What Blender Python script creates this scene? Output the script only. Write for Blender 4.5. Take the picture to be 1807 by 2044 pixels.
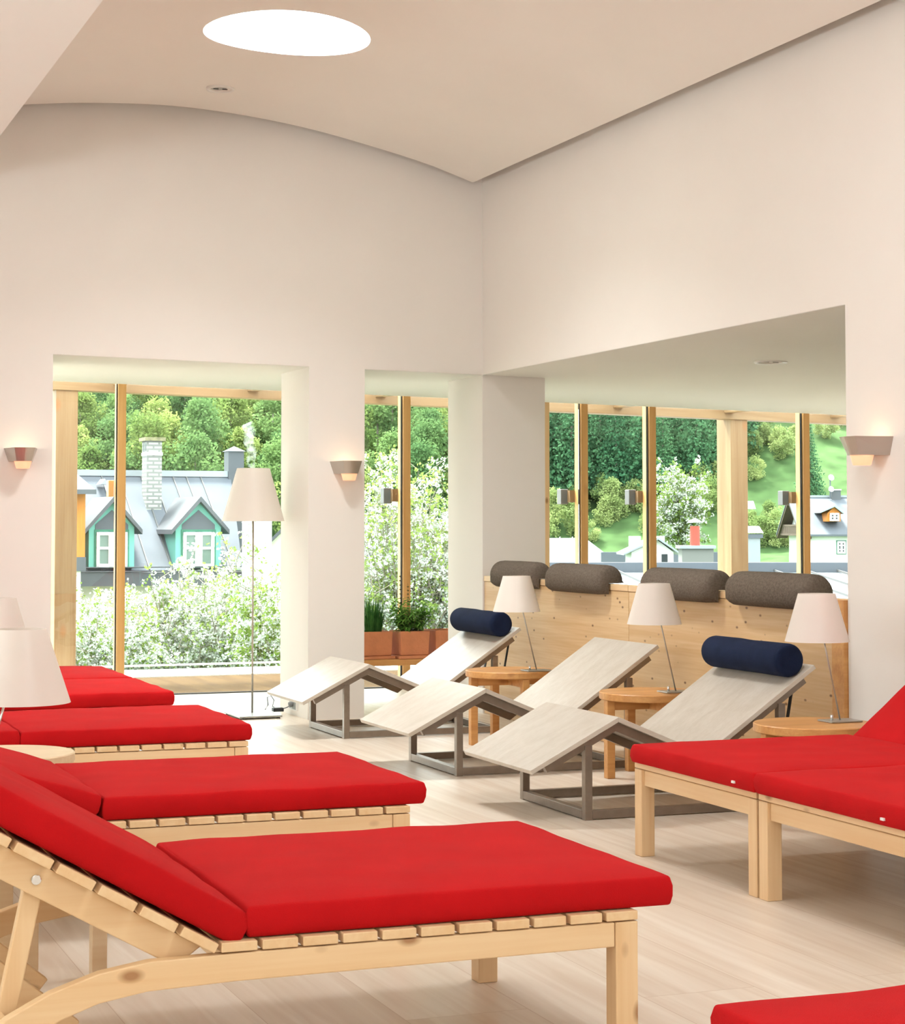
import bpy, bmesh, math, random
from mathutils import Vector, Matrix, noise as mnoise

for o in list(bpy.data.objects):
    bpy.data.objects.remove(o)
scn = bpy.context.scene
COL = scn.collection
PI = math.pi

# ---------------------------------------------------------------- camera
W_PX, H_PX, F_PX = 1807.0, 2044.0, 3870.0
CX, CY, HORIZON, CAM_H = 890.0, 870.0, 1049.0, 1.23
YAW = math.radians(20.9)
PITCH = math.atan((HORIZON - CY) / F_PX)
cam_data = bpy.data.cameras.new('camera')
cam = bpy.data.objects.new('camera', cam_data)
COL.objects.link(cam)
cam.location = (0, 0, CAM_H)
cam.rotation_euler = (PI / 2 + PITCH, 0, -YAW)
cam_data.sensor_fit = 'HORIZONTAL'
cam_data.sensor_width = 36.0
cam_data.lens = 36.0 * F_PX / W_PX
cam_data.shift_x = (W_PX / 2 - CX) / W_PX
cam_data.shift_y = (CY - H_PX / 2) / W_PX
cam_data.clip_end = 1000
scn.camera = cam

# ---------------------------------------------------------------- world, sun, daylight and fill lamps, exposure
scn.view_settings.view_transform = 'Standard'
scn.view_settings.look = 'None'
scn.view_settings.gamma = 1.0
scn.view_settings.use_curve_mapping = False
scn.view_settings.exposure = 0.07

world = bpy.data.worlds.new('overcast_sky')
scn.world = world
world.use_nodes = True
wn = world.node_tree.nodes
wl = world.node_tree.links
wn.clear()
w_out = wn.new('ShaderNodeOutputWorld')
w_bg = wn.new('ShaderNodeBackground')
w_ramp = wn.new('ShaderNodeValToRGB')
w_tc = wn.new('ShaderNodeTexCoord')
w_sep = wn.new('ShaderNodeSeparateXYZ')
wl.new(w_tc.outputs['Generated'], w_sep.inputs[0])
wl.new(w_sep.outputs['Z'], w_ramp.inputs[0])
w_ramp.color_ramp.elements[0].position = 0.0
w_ramp.color_ramp.elements[0].color = (0.72, 0.80, 0.82, 1)
w_ramp.color_ramp.elements[1].position = 0.5
w_ramp.color_ramp.elements[1].color = (0.95, 1.0, 1.0, 1)
wl.new(w_ramp.outputs[0], w_bg.inputs[0])
w_bg.inputs[1].default_value = 7.0
wl.new(w_bg.outputs[0], w_out.inputs[0])


def lamp(name, kind, loc, energy, color=(1, 1, 1), target=None, size=1.0, size_y=None, shape=None):
    d = bpy.data.lights.new(name, kind)
    d.energy = energy
    d.color = color
    if kind == 'AREA':
        d.shape = shape or ('RECTANGLE' if size_y else 'SQUARE')
        d.size = size
        if size_y:
            d.size_y = size_y
    o = bpy.data.objects.new(name, d)
    COL.objects.link(o)
    o.location = loc
    if target is not None:
        o.rotation_euler = (Vector(target) - Vector(loc)).to_track_quat('-Z', 'Y').to_euler()
    return o


sun = lamp('sun', 'SUN', (0, 0, 60), 26.0, (1.0, 0.97, 0.9), None)
sun.data.angle = math.radians(14)
sun.rotation_euler = (Vector((0.12, -0.50, -0.86))).to_track_quat('-Z', 'Y').to_euler()

# daylight through the round skylight, plus added fill lamps left, behind and overhead
SKY_C = (2.83, 9.76)
SKY_R = 0.44
lamp('daylight_left_windows', 'AREA', (-3.8, 5.0, 1.9), 182, (0.90, 0.96, 1.0), (0, 5.0, 6.2), 6.8, 1.0)  # unseen fill lamp, added to brighten walls and ceiling from the left
lamp('daylight_rear_windows', 'AREA', (0.6, -3.8, 2.6), 165, (0.90, 0.96, 1.0), (0.6, 0, 6.0), 6.6, 1.4)  # unseen fill lamp, added behind the camera to lift the walls
lamp('daylight_skylight', 'AREA', (SKY_C[0], SKY_C[1], 4.36), 140, (0.96, 0.99, 1.0), (SKY_C[0], SKY_C[1], 0), SKY_R * 1.9, shape='DISK')
lamp('daylight_skylight', 'AREA', (2.75, 5.6, 3.70), 42, (0.95, 0.98, 1.0), (2.75, 5.6, 0), 0.9, shape='DISK')  # added fill disk below the closed vault, no skylight above it
lamp('daylight_skylight', 'AREA', (2.2, 1.6, 3.62), 36, (0.95, 0.98, 1.0), (2.2, 1.6, 0), 0.9, shape='DISK')  # second added fill disk, the vault has no hole here either
lamp('daylight_skylight', 'AREA', (-1.6, 6.5, 3.6), 8, (0.95, 0.98, 1.0), (-1.6, 6.5, 0), 0.9, shape='DISK')  # weak added fill disk under the closed left ceiling

# ---------------------------------------------------------------- helpers: colours and materials


def lin(c):
    def f(v):
        v /= 255.0
        return v / 12.92 if v <= 0.04045 else ((v + 0.055) / 1.055) ** 2.4
    return (f(c[0]), f(c[1]), f(c[2]), 1.0)


def new_mat(name):
    m = bpy.data.materials.new(name)
    m.use_nodes = True
    nt = m.node_tree
    b = nt.nodes['Principled BSDF']
    return m, nt, b


def plain(name, rgb, rough=0.5, metal=0.0, spec=0.5, noise=0.0, nscale=8.0, bump=0.0, bscale=60.0, coord='Object'):
    m, nt, b = new_mat(name)
    c = lin(rgb)
    b.inputs['Roughness'].default_value = rough
    b.inputs['Metallic'].default_value = metal
    b.inputs['Specular IOR Level'].default_value = spec
    tc = nt.nodes.new('ShaderNodeTexCoord')
    n = nt.nodes.new('ShaderNodeTexNoise')
    n.inputs['Scale'].default_value = nscale
    n.inputs['Detail'].default_value = 4
    nt.links.new(tc.outputs[coord], n.inputs['Vector'])
    r = nt.nodes.new('ShaderNodeValToRGB')
    r.color_ramp.elements[0].position = 0.3
    r.color_ramp.elements[1].position = 0.7
    k0, k1 = 1 - noise, 1 + noise
    r.color_ramp.elements[0].color = (c[0] * k0, c[1] * k0, c[2] * k0, 1)
    r.color_ramp.elements[1].color = (min(1, c[0] * k1), min(1, c[1] * k1), min(1, c[2] * k1), 1)
    nt.links.new(n.outputs['Fac'], r.inputs[0])
    nt.links.new(r.outputs[0], b.inputs['Base Color'])
    if bump > 0:
        n2 = nt.nodes.new('ShaderNodeTexNoise')
        n2.inputs['Scale'].default_value = bscale
        n2.inputs['Detail'].default_value = 3
        nt.links.new(tc.outputs[coord], n2.inputs['Vector'])
        bp = nt.nodes.new('ShaderNodeBump')
        bp.inputs['Strength'].default_value = bump
        bp.inputs['Distance'].default_value = 0.01
        nt.links.new(n2.outputs['Fac'], bp.inputs['Height'])
        nt.links.new(bp.outputs[0], b.inputs['Normal'])
    return m


def wood(name, light, dark, axis='X', knots=0.6, grain=1.0, rough=0.45, kscale=3.0, coord='Object', knot_rgb=(150, 92, 45)):
    """pine: fine stretched grain, soft cathedral bands and a few knots"""
    m, nt, b = new_mat(name)
    N, L = nt.nodes, nt.links
    tc = N.new('ShaderNodeTexCoord')
    ai = 'XYZ'.index(axis)
    oi = N.new('ShaderNodeObjectInfo')
    addv = N.new('ShaderNodeVectorMath')
    addv.operation = 'ADD'
    mulr = N.new('ShaderNodeVectorMath')
    mulr.operation = 'SCALE'
    comb = N.new('ShaderNodeCombineXYZ')
    L.new(oi.outputs['Random'], comb.inputs[0])
    L.new(oi.outputs['Random'], comb.inputs[1])
    L.new(oi.outputs['Random'], comb.inputs[2])
    L.new(comb.outputs[0], mulr.inputs[0])
    mulr.inputs['Scale'].default_value = 7.0
    L.new(tc.outputs[coord], addv.inputs[0])
    L.new(mulr.outputs[0], addv.inputs[1])

    def mapped(along, across):
        mp = N.new('ShaderNodeMapping')
        s = [across] * 3
        s[ai] = along
        mp.inputs['Scale'].default_value = s
        L.new(addv.outputs[0], mp.inputs['Vector'])
        return mp
    fine = N.new('ShaderNodeTexNoise')
    fine.inputs['Scale'].default_value = 1.0
    fine.inputs['Detail'].default_value = 5
    L.new(mapped(3, 90).outputs[0], fine.inputs['Vector'])
    band = N.new('ShaderNodeTexNoise')
    band.inputs['Scale'].default_value = 1.0
    band.inputs['Detail'].default_value = 2
    band.inputs['Distortion'].default_value = 0.6
    L.new(mapped(0.8, 14).outputs[0], band.inputs['Vector'])
    mix = N.new('ShaderNodeMath')
    mix.operation = 'MULTIPLY_ADD'
    L.new(fine.outputs['Fac'], mix.inputs[0])
    mix.inputs[1].default_value = 0.45 * grain
    mm = N.new('ShaderNodeMath')
    mm.operation = 'MULTIPLY'
    L.new(band.outputs['Fac'], mm.inputs[0])
    mm.inputs[1].default_value = 0.75
    L.new(mm.outputs[0], mix.inputs[2])
    ramp = N.new('ShaderNodeValToRGB')
    ramp.color_ramp.elements[0].position = 0.35
    ramp.color_ramp.elements[0].color = lin(light)
    ramp.color_ramp.elements[1].position = 0.85
    ramp.color_ramp.elements[1].color = lin(dark)
    L.new(mix.outputs[0], ramp.inputs[0])
    out = ramp.outputs[0]
    if knots > 0:
        v = N.new('ShaderNodeTexVoronoi')
        v.inputs['Scale'].default_value = kscale
        mp = mapped(1.0, 1.9)
        L.new(mp.outputs[0], v.inputs['Vector'])
        kr = N.new('ShaderNodeValToRGB')
        kr.color_ramp.elements[0].position = 0.06
        kr.color_ramp.elements[0].color = (1, 1, 1, 1)
        kr.color_ramp.elements[1].position = 0.15
        kr.color_ramp.elements[1].color = (0, 0, 0, 1)
        L.new(v.outputs['Distance'], kr.inputs[0])
        km = N.new('ShaderNodeMath')
        km.operation = 'MULTIPLY'
        L.new(kr.outputs[0], km.inputs[0])
        km.inputs[1].default_value = knots
        mx = N.new('ShaderNodeMixRGB')
        L.new(km.outputs[0], mx.inputs[0])
        L.new(out, mx.inputs[1])
        mx.inputs[2].default_value = lin(knot_rgb)
        out = mx.outputs[0]
    L.new(out, b.inputs['Base Color'])
    b.inputs['Roughness'].default_value = rough
    b.inputs['Specular IOR Level'].default_value = 0.35
    bp = N.new('ShaderNodeBump')
    bp.inputs['Strength'].default_value = 0.06
    bp.inputs['Distance'].default_value = 0.004
    L.new(fine.outputs['Fac'], bp.inputs['Height'])
    L.new(bp.outputs[0], b.inputs['Normal'])
    return m


def planks(name, light, dark, width, length, along='Y', rough=0.4, spec=0.5, seam=(150, 120, 95), gap=0.004, grain=1.0):
    """floor boards: brick pattern for the boards, stretched noise for the grain"""
    m, nt, b = new_mat(name)
    N, L = nt.nodes, nt.links
    tc = N.new('ShaderNodeTexCoord')
    mp = N.new('ShaderNodeMapping')
    if along == 'Y':
        mp.inputs['Rotation'].default_value = (0, 0, PI / 2)
    L.new(tc.outputs['Object'], mp.inputs['Vector'])
    br = N.new('ShaderNodeTexBrick')
    br.offset = 0.37
    br.inputs['Color1'].default_value = (0.25, 0.25, 0.25, 1)
    br.inputs['Color2'].default_value = (0.75, 0.75, 0.75, 1)
    br.inputs['Mortar'].default_value = (0, 0, 0, 1)
    br.inputs['Scale'].default_value = 1.0
    br.inputs['Mortar Size'].default_value = gap
    br.inputs['Mortar Smooth'].default_value = 0.1
    br.inputs['Brick Width'].default_value = length
    br.inputs['Row Height'].default_value = width
    L.new(mp.outputs[0], br.inputs['Vector'])
    mg = N.new('ShaderNodeMapping')
    mg.inputs['Scale'].default_value = (0.9, 16, 1)
    L.new(mp.outputs[0], mg.inputs['Vector'])
    offs = N.new('ShaderNodeVectorMath')
    offs.operation = 'MULTIPLY_ADD'
    L.new(br.outputs['Color'], offs.inputs[0])
    offs.inputs[1].default_value = (37, 11, 0)
    L.new(mg.outputs[0], offs.inputs[2])
    g = N.new('ShaderNodeTexNoise')
    g.inputs['Scale'].default_value = 1.0
    g.inputs['Detail'].default_value = 6
    g.inputs['Distortion'].default_value = 0.9
    L.new(offs.outputs[0], g.inputs['Vector'])
    mixf = N.new('ShaderNodeMath')
    mixf.operation = 'MULTIPLY_ADD'
    L.new(g.outputs['Fac'], mixf.inputs[0])
    mixf.inputs[1].default_value = 0.75 * grain
    sc = N.new('ShaderNodeMath')
    sc.operation = 'MULTIPLY'
    L.new(br.outputs['Color'], sc.inputs[0])
    sc.inputs[1].default_value = 0.35
    L.new(sc.outputs[0], mixf.inputs[2])
    rp = N.new('ShaderNodeValToRGB')
    rp.color_ramp.elements[0].position = 0.3
    rp.color_ramp.elements[0].color = lin(light)
    rp.color_ramp.elements[1].position = 0.85
    rp.color_ramp.elements[1].color = lin(dark)
    L.new(mixf.outputs[0], rp.inputs[0])
    mx = N.new('ShaderNodeMixRGB')
    L.new(br.outputs['Fac'], mx.inputs[0])
    L.new(rp.outputs[0], mx.inputs[1])
    mx.inputs[2].default_value = lin(seam)
    L.new(mx.outputs[0], b.inputs['Base Color'])
    b.inputs['Roughness'].default_value = rough
    b.inputs['Specular IOR Level'].default_value = spec
    return m


def brick(name, c1, c2, mortar, scale, w=0.5, h=0.25, rough=0.85):
    m, nt, b = new_mat(name)
    N, L = nt.nodes, nt.links
    tc = N.new('ShaderNodeTexCoord')
    sp = N.new('ShaderNodeSeparateXYZ')
    L.new(tc.outputs['Object'], sp.inputs[0])
    ad = N.new('ShaderNodeMath')
    L.new(sp.outputs['X'], ad.inputs[0])
    L.new(sp.outputs['Y'], ad.inputs[1])
    cb = N.new('ShaderNodeCombineXYZ')
    L.new(ad.outputs[0], cb.inputs[0])
    L.new(sp.outputs['Z'], cb.inputs[1])
    br = N.new('ShaderNodeTexBrick')
    br.inputs['Color1'].default_value = lin(c1)
    br.inputs['Color2'].default_value = lin(c2)
    br.inputs['Mortar'].default_value = lin(mortar)
    br.inputs['Scale'].default_value = scale
    br.inputs['Brick Width'].default_value = w
    br.inputs['Row Height'].default_value = h
    br.inputs['Mortar Size'].default_value = 0.03
    L.new(cb.outputs[0], br.inputs['Vector'])
    L.new(br.outputs['Color'], b.inputs['Base Color'])
    b.inputs['Roughness'].default_value = rough
    return m


def leafy(name, c1, c2, trans=0.35, scale=1.0):
    """foliage: two-tone diffuse with translucency, tone varies through space and from tree to tree"""
    m = bpy.data.materials.new(name)
    m.use_nodes = True
    nt = m.node_tree
    N, L = nt.nodes, nt.links
    N.clear()
    out = N.new('ShaderNodeOutputMaterial')
    d = N.new('ShaderNodeBsdfDiffuse')
    t = N.new('ShaderNodeBsdfTranslucent')
    mx = N.new('ShaderNodeMixShader')
    mx.inputs[0].default_value = trans
    tc = N.new('ShaderNodeTexCoord')
    n = N.new('ShaderNodeTexNoise')
    n.inputs['Scale'].default_value = scale
    n.inputs['Detail'].default_value = 3
    L.new(tc.outputs['Object'], n.inputs['Vector'])
    oi = N.new('ShaderNodeObjectInfo')
    ad = N.new('ShaderNodeMath')
    ad.operation = 'MULTIPLY_ADD'
    L.new(oi.outputs['Random'], ad.inputs[0])
    ad.inputs[1].default_value = 0.5
    L.new(n.outputs['Fac'], ad.inputs[2])
    r = N.new('ShaderNodeValToRGB')
    r.color_ramp.elements[0].position = 0.4
    r.color_ramp.elements[0].color = lin(c1)
    r.color_ramp.elements[1].position = 1.05
    r.color_ramp.elements[1].color = lin(c2)
    L.new(ad.outputs[0], r.inputs[0])
    L.new(r.outputs[0], d.inputs[0])
    L.new(r.outputs[0], t.inputs[0])
    L.new(d.outputs[0], mx.inputs[1])
    L.new(t.outputs[0], mx.inputs[2])
    L.new(mx.outputs[0], out.inputs[0])
    return m


def thin_glass(name, tint=(0.96, 0.99, 0.98), refl=0.06):
    m = bpy.data.materials.new(name)
    m.use_nodes = True
    nt = m.node_tree
    N, L = nt.nodes, nt.links
    N.clear()
    out = N.new('ShaderNodeOutputMaterial')
    t = N.new('ShaderNodeBsdfTransparent')
    t.inputs[0].default_value = (*tint, 1)
    g = N.new('ShaderNodeBsdfGlossy')
    g.inputs['Roughness'].default_value = 0.0
    fr = N.new('ShaderNodeFresnel')
    fr.inputs['IOR'].default_value = 1.45
    mx = N.new('ShaderNodeMixShader')
    L.new(fr.outputs[0], mx.inputs[0])
    L.new(t.outputs[0], mx.inputs[1])
    L.new(g.outputs[0], mx.inputs[2])
    L.new(mx.outputs[0], out.inputs[0])
    return m


def emit(name, rgb, strength, base=None):
    m, nt, b = new_mat(name)
    b.inputs['Base Color'].default_value = lin(base or rgb)
    b.inputs['Emission Color'].default_value = lin(rgb)
    b.inputs['Emission Strength'].default_value = strength
    b.inputs['Roughness'].default_value = 0.3
    return m


def shade_mat(name, rgb, trans=0.4):
    m = bpy.data.materials.new(name)
    m.use_nodes = True
    nt = m.node_tree
    N, L = nt.nodes, nt.links
    N.clear()
    out = N.new('ShaderNodeOutputMaterial')
    d = N.new('ShaderNodeBsdfDiffuse')
    t = N.new('ShaderNodeBsdfTranslucent')
    d.inputs[0].default_value = lin(rgb)
    t.inputs[0].default_value = lin(rgb)
    mx = N.new('ShaderNodeMixShader')
    mx.inputs[0].default_value = trans
    L.new(d.outputs[0], mx.inputs[1])
    L.new(t.outputs[0], mx.inputs[2])
    gl = N.new('ShaderNodeBsdfGlossy')
    gl.inputs['Roughness'].default_value = 0.35
    m2 = N.new('ShaderNodeMixShader')
    m2.inputs[0].default_value = 0.05
    L.new(mx.outputs[0], m2.inputs[1])
    L.new(gl.outputs[0], m2.inputs[2])
    L.new(m2.outputs[0], out.inputs[0])
    return m


M = {}
M['wall'] = plain('wall_plaster', (241, 235, 227), 0.9, spec=0.1, noise=0.012, nscale=1.5, bump=0.03, bscale=220)
M['ceiling'] = plain('ceiling_plaster', (243, 238, 230), 0.9, spec=0.1, noise=0.01, nscale=1.5)
M['soffit'] = plain('soffit_plaster', (246, 245, 240), 0.9, spec=0.1, noise=0.01, nscale=1.5)
M['floor'] = planks('whitened_larch_boards', (244, 234, 219), (214, 194, 172), 0.33, 4.6, 'Y', 0.36, 0.5, (206, 184, 162), 0.0016, 1.15)
M['deck'] = planks('deck_boards', (83, 65, 41), (54, 38, 23), 0.14, 2.0, 'Y', 0.9, 0.05, (75, 57, 35), 0.006)
for ax in 'XYZ':
    M['pine' + ax] = wood('pale_pine_' + ax, (243, 212, 168), (230, 188, 138), ax, 0.75, 0.9, 0.42, 4.6)
    M['beam' + ax] = wood('larch_beam_' + ax, (150, 124, 92), (126, 94, 62), ax, 0.5, 1.0, 0.55, 2.2)
M['mullion'] = wood('larch_mullion', (232, 186, 124), (212, 158, 96), 'Z', 0.3, 1.0, 0.5, 2.0)
M['panel'] = wood('knotty_pine_panel', (234, 202, 156), (212, 170, 118), 'Y', 0.9, 1.2, 0.5, 9.0, knot_rgb=(112, 62, 26))
M['table'] = wood('oiled_pine_table', (226, 172, 108), (196, 136, 78), 'X', 0.6, 1.1, 0.4, 4.0, knot_rgb=(140, 76, 34))
M['table_pale'] = wood('soaped_pine_table', (240, 218, 184), (226, 194, 152), 'X', 0.2, 1.0, 0.4, 4.0)
M['chaise'] = wood('whitewashed_board', (208, 199, 186), (190, 178, 162), 'X', 0.0, 1.0, 0.33)
M['steel'] = plain('brushed_steel_tube', (146, 134, 122), 0.36, 0.75, noise=0.08, nscale=30)
M['chrome'] = plain('polished_steel', (225, 225, 225), 0.15, 1.0)
M['box_grey'] = plain('grey_box_paint', (112, 112, 114), 0.6)
M['satin'] = plain('satin_aluminium', (190, 182, 172), 0.35, 0.8, noise=0.03)
M['plate'] = plain('grey_base_plate', (176, 176, 170), 0.35, 0.6)
M['red'] = plain('red_canvas', (190, 18, 22), 0.9, spec=0.15, noise=0.07, nscale=5, bump=0.25, bscale=420)
M['navy'] = plain('navy_canvas', (25, 35, 60), 0.9, spec=0.15, noise=0.15, nscale=14, bump=0.2, bscale=300)
M['felt'] = plain('grey_brown_felt', (112, 101, 90), 1.0, spec=0.05, noise=0.22, nscale=90, bump=0.6, bscale=140)
M['black'] = plain('black_strap', (24, 22, 24), 0.6)
M['shade'] = shade_mat('lamp_shade_white', (250, 243, 235), 0.35)
M['white'] = plain('white_plastic', (235, 232, 226), 0.4)
M['tag'] = plain('white_label', (240, 238, 232), 0.7)
M['dark'] = plain('dark_plastic', (40, 42, 44), 0.5)
M['cable'] = plain('grey_cable', (120, 122, 122), 0.5)
M['terracotta'] = plain('terracotta', (204, 130, 92), 0.85, spec=0.2, noise=0.10, nscale=9, bump=0.15, bscale=60)
M['soil'] = plain('potting_soil', (62, 46, 34), 1.0, noise=0.3, nscale=60)
M['glass'] = thin_glass('window_glass')
M['candle'] = emit('frosted_lamp_glass', (255, 178, 128), 0.75, (255, 200, 170))
M['gasket'] = plain('dark_gasket', (52, 44, 36), 0.7)
M['dome'] = shade_mat('opal_dome', (225, 228, 228), 0.5)
M['skywhite'] = plain('skylight_white', (250, 250, 246), 0.9)

# ---------------------------------------------------------------- helpers: meshes and objects


class MB:
    def __init__(s):
        s.bm = bmesh.new()

    def box(s, x0, x1, y0, y1, z0, z1, mat=None):
        vs = [s.bm.verts.new((x, y, z)) for z in (z0, z1) for y in (y0, y1) for x in (x0, x1)]
        for f in ((0, 2, 3, 1), (4, 5, 7, 6), (0, 1, 5, 4), (2, 6, 7, 3), (0, 4, 6, 2), (1, 3, 7, 5)):
            s.bm.faces.new([vs[i] for i in f])
        if mat is not None:
            for v in vs:
                v.co = mat @ v.co
        return s

    def quad(s, a, b, c, d):
        s.bm.faces.new([s.bm.verts.new(p) for p in (a, b, c, d)])
        return s

    def prism(s, pts, axis, a, b):
        """polygon pts (2-D) extruded along axis from a to b; axis Y: pts are (x,z); X: (y,z); Z: (x,y)"""
        def P(p, t):
            return {'Y': (p[0], t, p[1]), 'X': (t, p[0], p[1]), 'Z': (p[0], p[1], t)}[axis]
        va = [s.bm.verts.new(P(p, a)) for p in pts]
        vb = [s.bm.verts.new(P(p, b)) for p in pts]
        n = len(pts)
        s.bm.faces.new(va)
        s.bm.faces.new(vb[::-1])
        for i in range(n):
            s.bm.faces.new([va[i], vb[i], vb[(i + 1) % n], va[(i + 1) % n]])
        return s

    def bar(s, p, q, w, h, up=(0, 0, 1)):
        """square bar from p to q, w across and h along the up direction"""
        p, q = Vector(p), Vector(q)
        d = (q - p).normalized()
        u = Vector(up)
        side = d.cross(u)
        if side.length < 1e-4:
            side = d.cross(Vector((1, 0, 0)))
        side.normalize()
        u = side.cross(d).normalized()
        vs = []
        for c in (p, q):
            for a, b in ((-1, -1), (1, -1), (1, 1), (-1, 1)):
                vs.append(s.bm.verts.new(c + side * (a * w / 2) + u * (b * h / 2)))
        s.bm.faces.new(vs[3::-1])
        s.bm.faces.new(vs[4:])
        for i in range(4):
            j = (i + 1) % 4
            s.bm.faces.new([vs[i], vs[j], vs[4 + j], vs[4 + i]])
        return s

    def tube(s, pts, r, n=8, r1=None):
        pts = [Vector(p) for p in pts]
        rings = []
        for i, p in enumerate(pts):
            a = pts[max(0, i - 1)]
            b = pts[min(len(pts) - 1, i + 1)]
            d = (b - a)
            if d.length < 1e-9:
                d = Vector((0, 0, 1))
            d.normalize()
            t = Vector((0, 0, 1)) if abs(d.z) < 0.9 else Vector((1, 0, 0))
            e1 = d.cross(t).normalized()
            e2 = d.cross(e1)
            rr = r if r1 is None else r + (r1 - r) * i / max(1, len(pts) - 1)
            rings.append([s.bm.verts.new(p + e1 * (rr * math.cos(2 * PI * k / n)) + e2 * (rr * math.sin(2 * PI * k / n))) for k in range(n)])
        for a, b in zip(rings, rings[1:]):
            for k in range(n):
                s.bm.faces.new([a[k], a[(k + 1) % n], b[(k + 1) % n], b[k]])
        s.bm.faces.new(rings[0][::-1])
        s.bm.faces.new(rings[-1])
        return s

    def lathe(s, prof, cx=0, cy=0, n=32, cap0=True, cap1=True):
        rings = [[s.bm.verts.new((cx + r * math.cos(2 * PI * k / n), cy + r * math.sin(2 * PI * k / n), z)) for k in range(n)] for r, z in prof]
        for a, b in zip(rings, rings[1:]):
            for k in range(n):
                s.bm.faces.new([a[k], a[(k + 1) % n], b[(k + 1) % n], b[k]])
        if cap0:
            s.bm.faces.new(rings[0][::-1])
        if cap1:
            s.bm.faces.new(rings[-1])
        return s

    def build(s, name, mat, parent=None, smooth=False, bevel=0.0, seg=2, loc=None, rot=None, fix=True):
        if fix:
            bmesh.ops.recalc_face_normals(s.bm, faces=s.bm.faces[:])
        me = bpy.data.meshes.new(name)
        s.bm.to_mesh(me)
        s.bm.free()
        if smooth:
            me.polygons.foreach_set('use_smooth', [True] * len(me.polygons))
        o = bpy.data.objects.new(name, me)
        COL.objects.link(o)
        me.materials.append(mat)
        if bevel:
            md = o.modifiers.new('bevel', 'BEVEL')
            md.width = bevel
            md.segments = seg
            md.limit_method = 'ANGLE'
            md.angle_limit = math.radians(50)
        if parent is not None:
            o.parent = parent
        if loc:
            o.location = loc
        if rot:
            o.rotation_euler = rot
        return o


def tag(o, label=None, cat=None, group=None, kind=None):
    if label:
        o['label'] = label
    if cat:
        o['category'] = cat
    if group:
        o['group'] = group
    if kind:
        o['kind'] = kind
    return o


def thing(name, label, cat, loc=(0, 0, 0), rz=0.0, group=None):
    o = bpy.data.objects.new(name, None)
    o.empty_display_size = 0.1
    COL.objects.link(o)
    o.location = loc
    o.rotation_euler = (0, 0, rz)
    return tag(o, label, cat, group)


def dup(root, loc=None, rz=None, label=None, group=None):
    def rec(o, parent):
        c = o.copy()
        COL.objects.link(c)
        if parent is not None:
            c.parent = parent
        for ch in list(o.children):
            rec(ch, c)
        return c
    r = rec(root, None)
    if loc is not None:
        r.location = loc
    if rz is not None:
        r.rotation_euler = (0, 0, rz)
    if label:
        r['label'] = label
    if group:
        r['group'] = group
    return r


def struct(o, label=None):
    o['kind'] = 'structure'
    if label:
        o['label'] = label
    return o


# ---------------------------------------------------------------- the room shell
WY, WX = 11.85, 4.785          # inner faces of the window-side wall and of the right wall
GY = 13.96                     # glass line
TOP = 4.45


def zsof(x):                   # the soffit falls gently towards the right
    return 2.272 - 0.0168 * (x - 2.0)


struct(MB().box(-4.2, 12.5, -4.2, GY, -0.12, 0.0).build('floor', M['floor']), 'whitened wide wooden floorboards running towards the windows')


def wall_piece(mb, x0, x1, y0, y1, z1=TOP):
    """wall over an opening, bottom edge following the soffit"""
    vs = [(x0, y0, zsof(x0)), (x1, y0, zsof(x1)), (x1, y1, zsof(x1)), (x0, y1, zsof(x0))]
    b = [mb.bm.verts.new(v) for v in vs]
    t = [mb.bm.verts.new((v[0], v[1], z1)) for v in vs]
    mb.bm.faces.new(b[::-1])
    mb.bm.faces.new(t)
    for i in range(4):
        j = (i + 1) % 4
        mb.bm.faces.new([b[i], b[j], t[j], t[i]])


# window-side wall: left pier, pillar, corner pillar and the wall above the two openings (one continuous surface)
mb = MB()
mb.box(-4.2, 1.965, WY, 12.485, 0, TOP)
wall_piece(mb, 1.965, 3.59, WY, 12.485)
mb.box(3.59, 3.965, WY, 12.485, 0, TOP)
wall_piece(mb, 3.965, 4.785, WY, 12.485)
mb.box(4.785, 5.235, WY, 12.485, 0, TOP)
struct(mb.build('wall_front', M['wall']), 'white plaster wall with two tall openings to the glass front')
# right wall
mb = MB()
wall_piece(mb, WX, 5.235, 7.485, WY)
mb.box(WX, 5.235, -4.2, 7.485, 0, TOP)
struct(mb.build('wall_right', M['wall']), 'white plaster wall above and beside the wide opening on the right')
# walls off frame, with closed recesses behind the added fill lamps
mb = MB()
mb.box(-4.2, -4.0, -4.2, WY, 0, 0.25)
mb.box(-4.2, -4.0, -4.2, WY, 2.75, TOP)
mb.box(-4.2, -4.0, -4.2, -0.1, 0.25, 2.75)
mb.box(-4.2, -4.0, 8.6, WY, 0.25, 2.75)
mb.box(-4.25, -4.2, -0.1, 8.6, 0.25, 2.75)
struct(mb.build('wall_left', M['wall']))
mb = MB()
mb.box(-4.0, WX, -4.2, -4.0, 0, 0.25)
mb.box(-4.0, WX, -4.2, -4.0, 3.55, TOP)
mb.box(-4.0, -2.95, -4.2, -4.0, 0.25, 3.55)
mb.box(4.15, WX, -4.2, -4.0, 0.25, 3.55)
mb.box(-2.95, 4.15, -4.25, -4.2, 0.25, 3.55)
struct(mb.build('wall_back', M['wall']))

# soffit over the glass front (lower ceiling)
mb = MB()


def slab(mb, x0, x1, y0, y1, th=0.25, dz=-0.002):
    b = [mb.bm.verts.new(v) for v in ((x0, y0, zsof(x0) + dz), (x1, y0, zsof(x1) + dz), (x1, y1, zsof(x1) + dz), (x0, y1, zsof(x0) + dz))]
    t = [mb.bm.verts.new((v.co.x, v.co.y, v.co.z + th)) for v in b]
    mb.bm.faces.new(b[::-1])
    mb.bm.faces.new(t)
    for i in range(4):
        j = (i + 1) % 4
        mb.bm.faces.new([b[i], b[j], t[j], t[i]])


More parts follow.
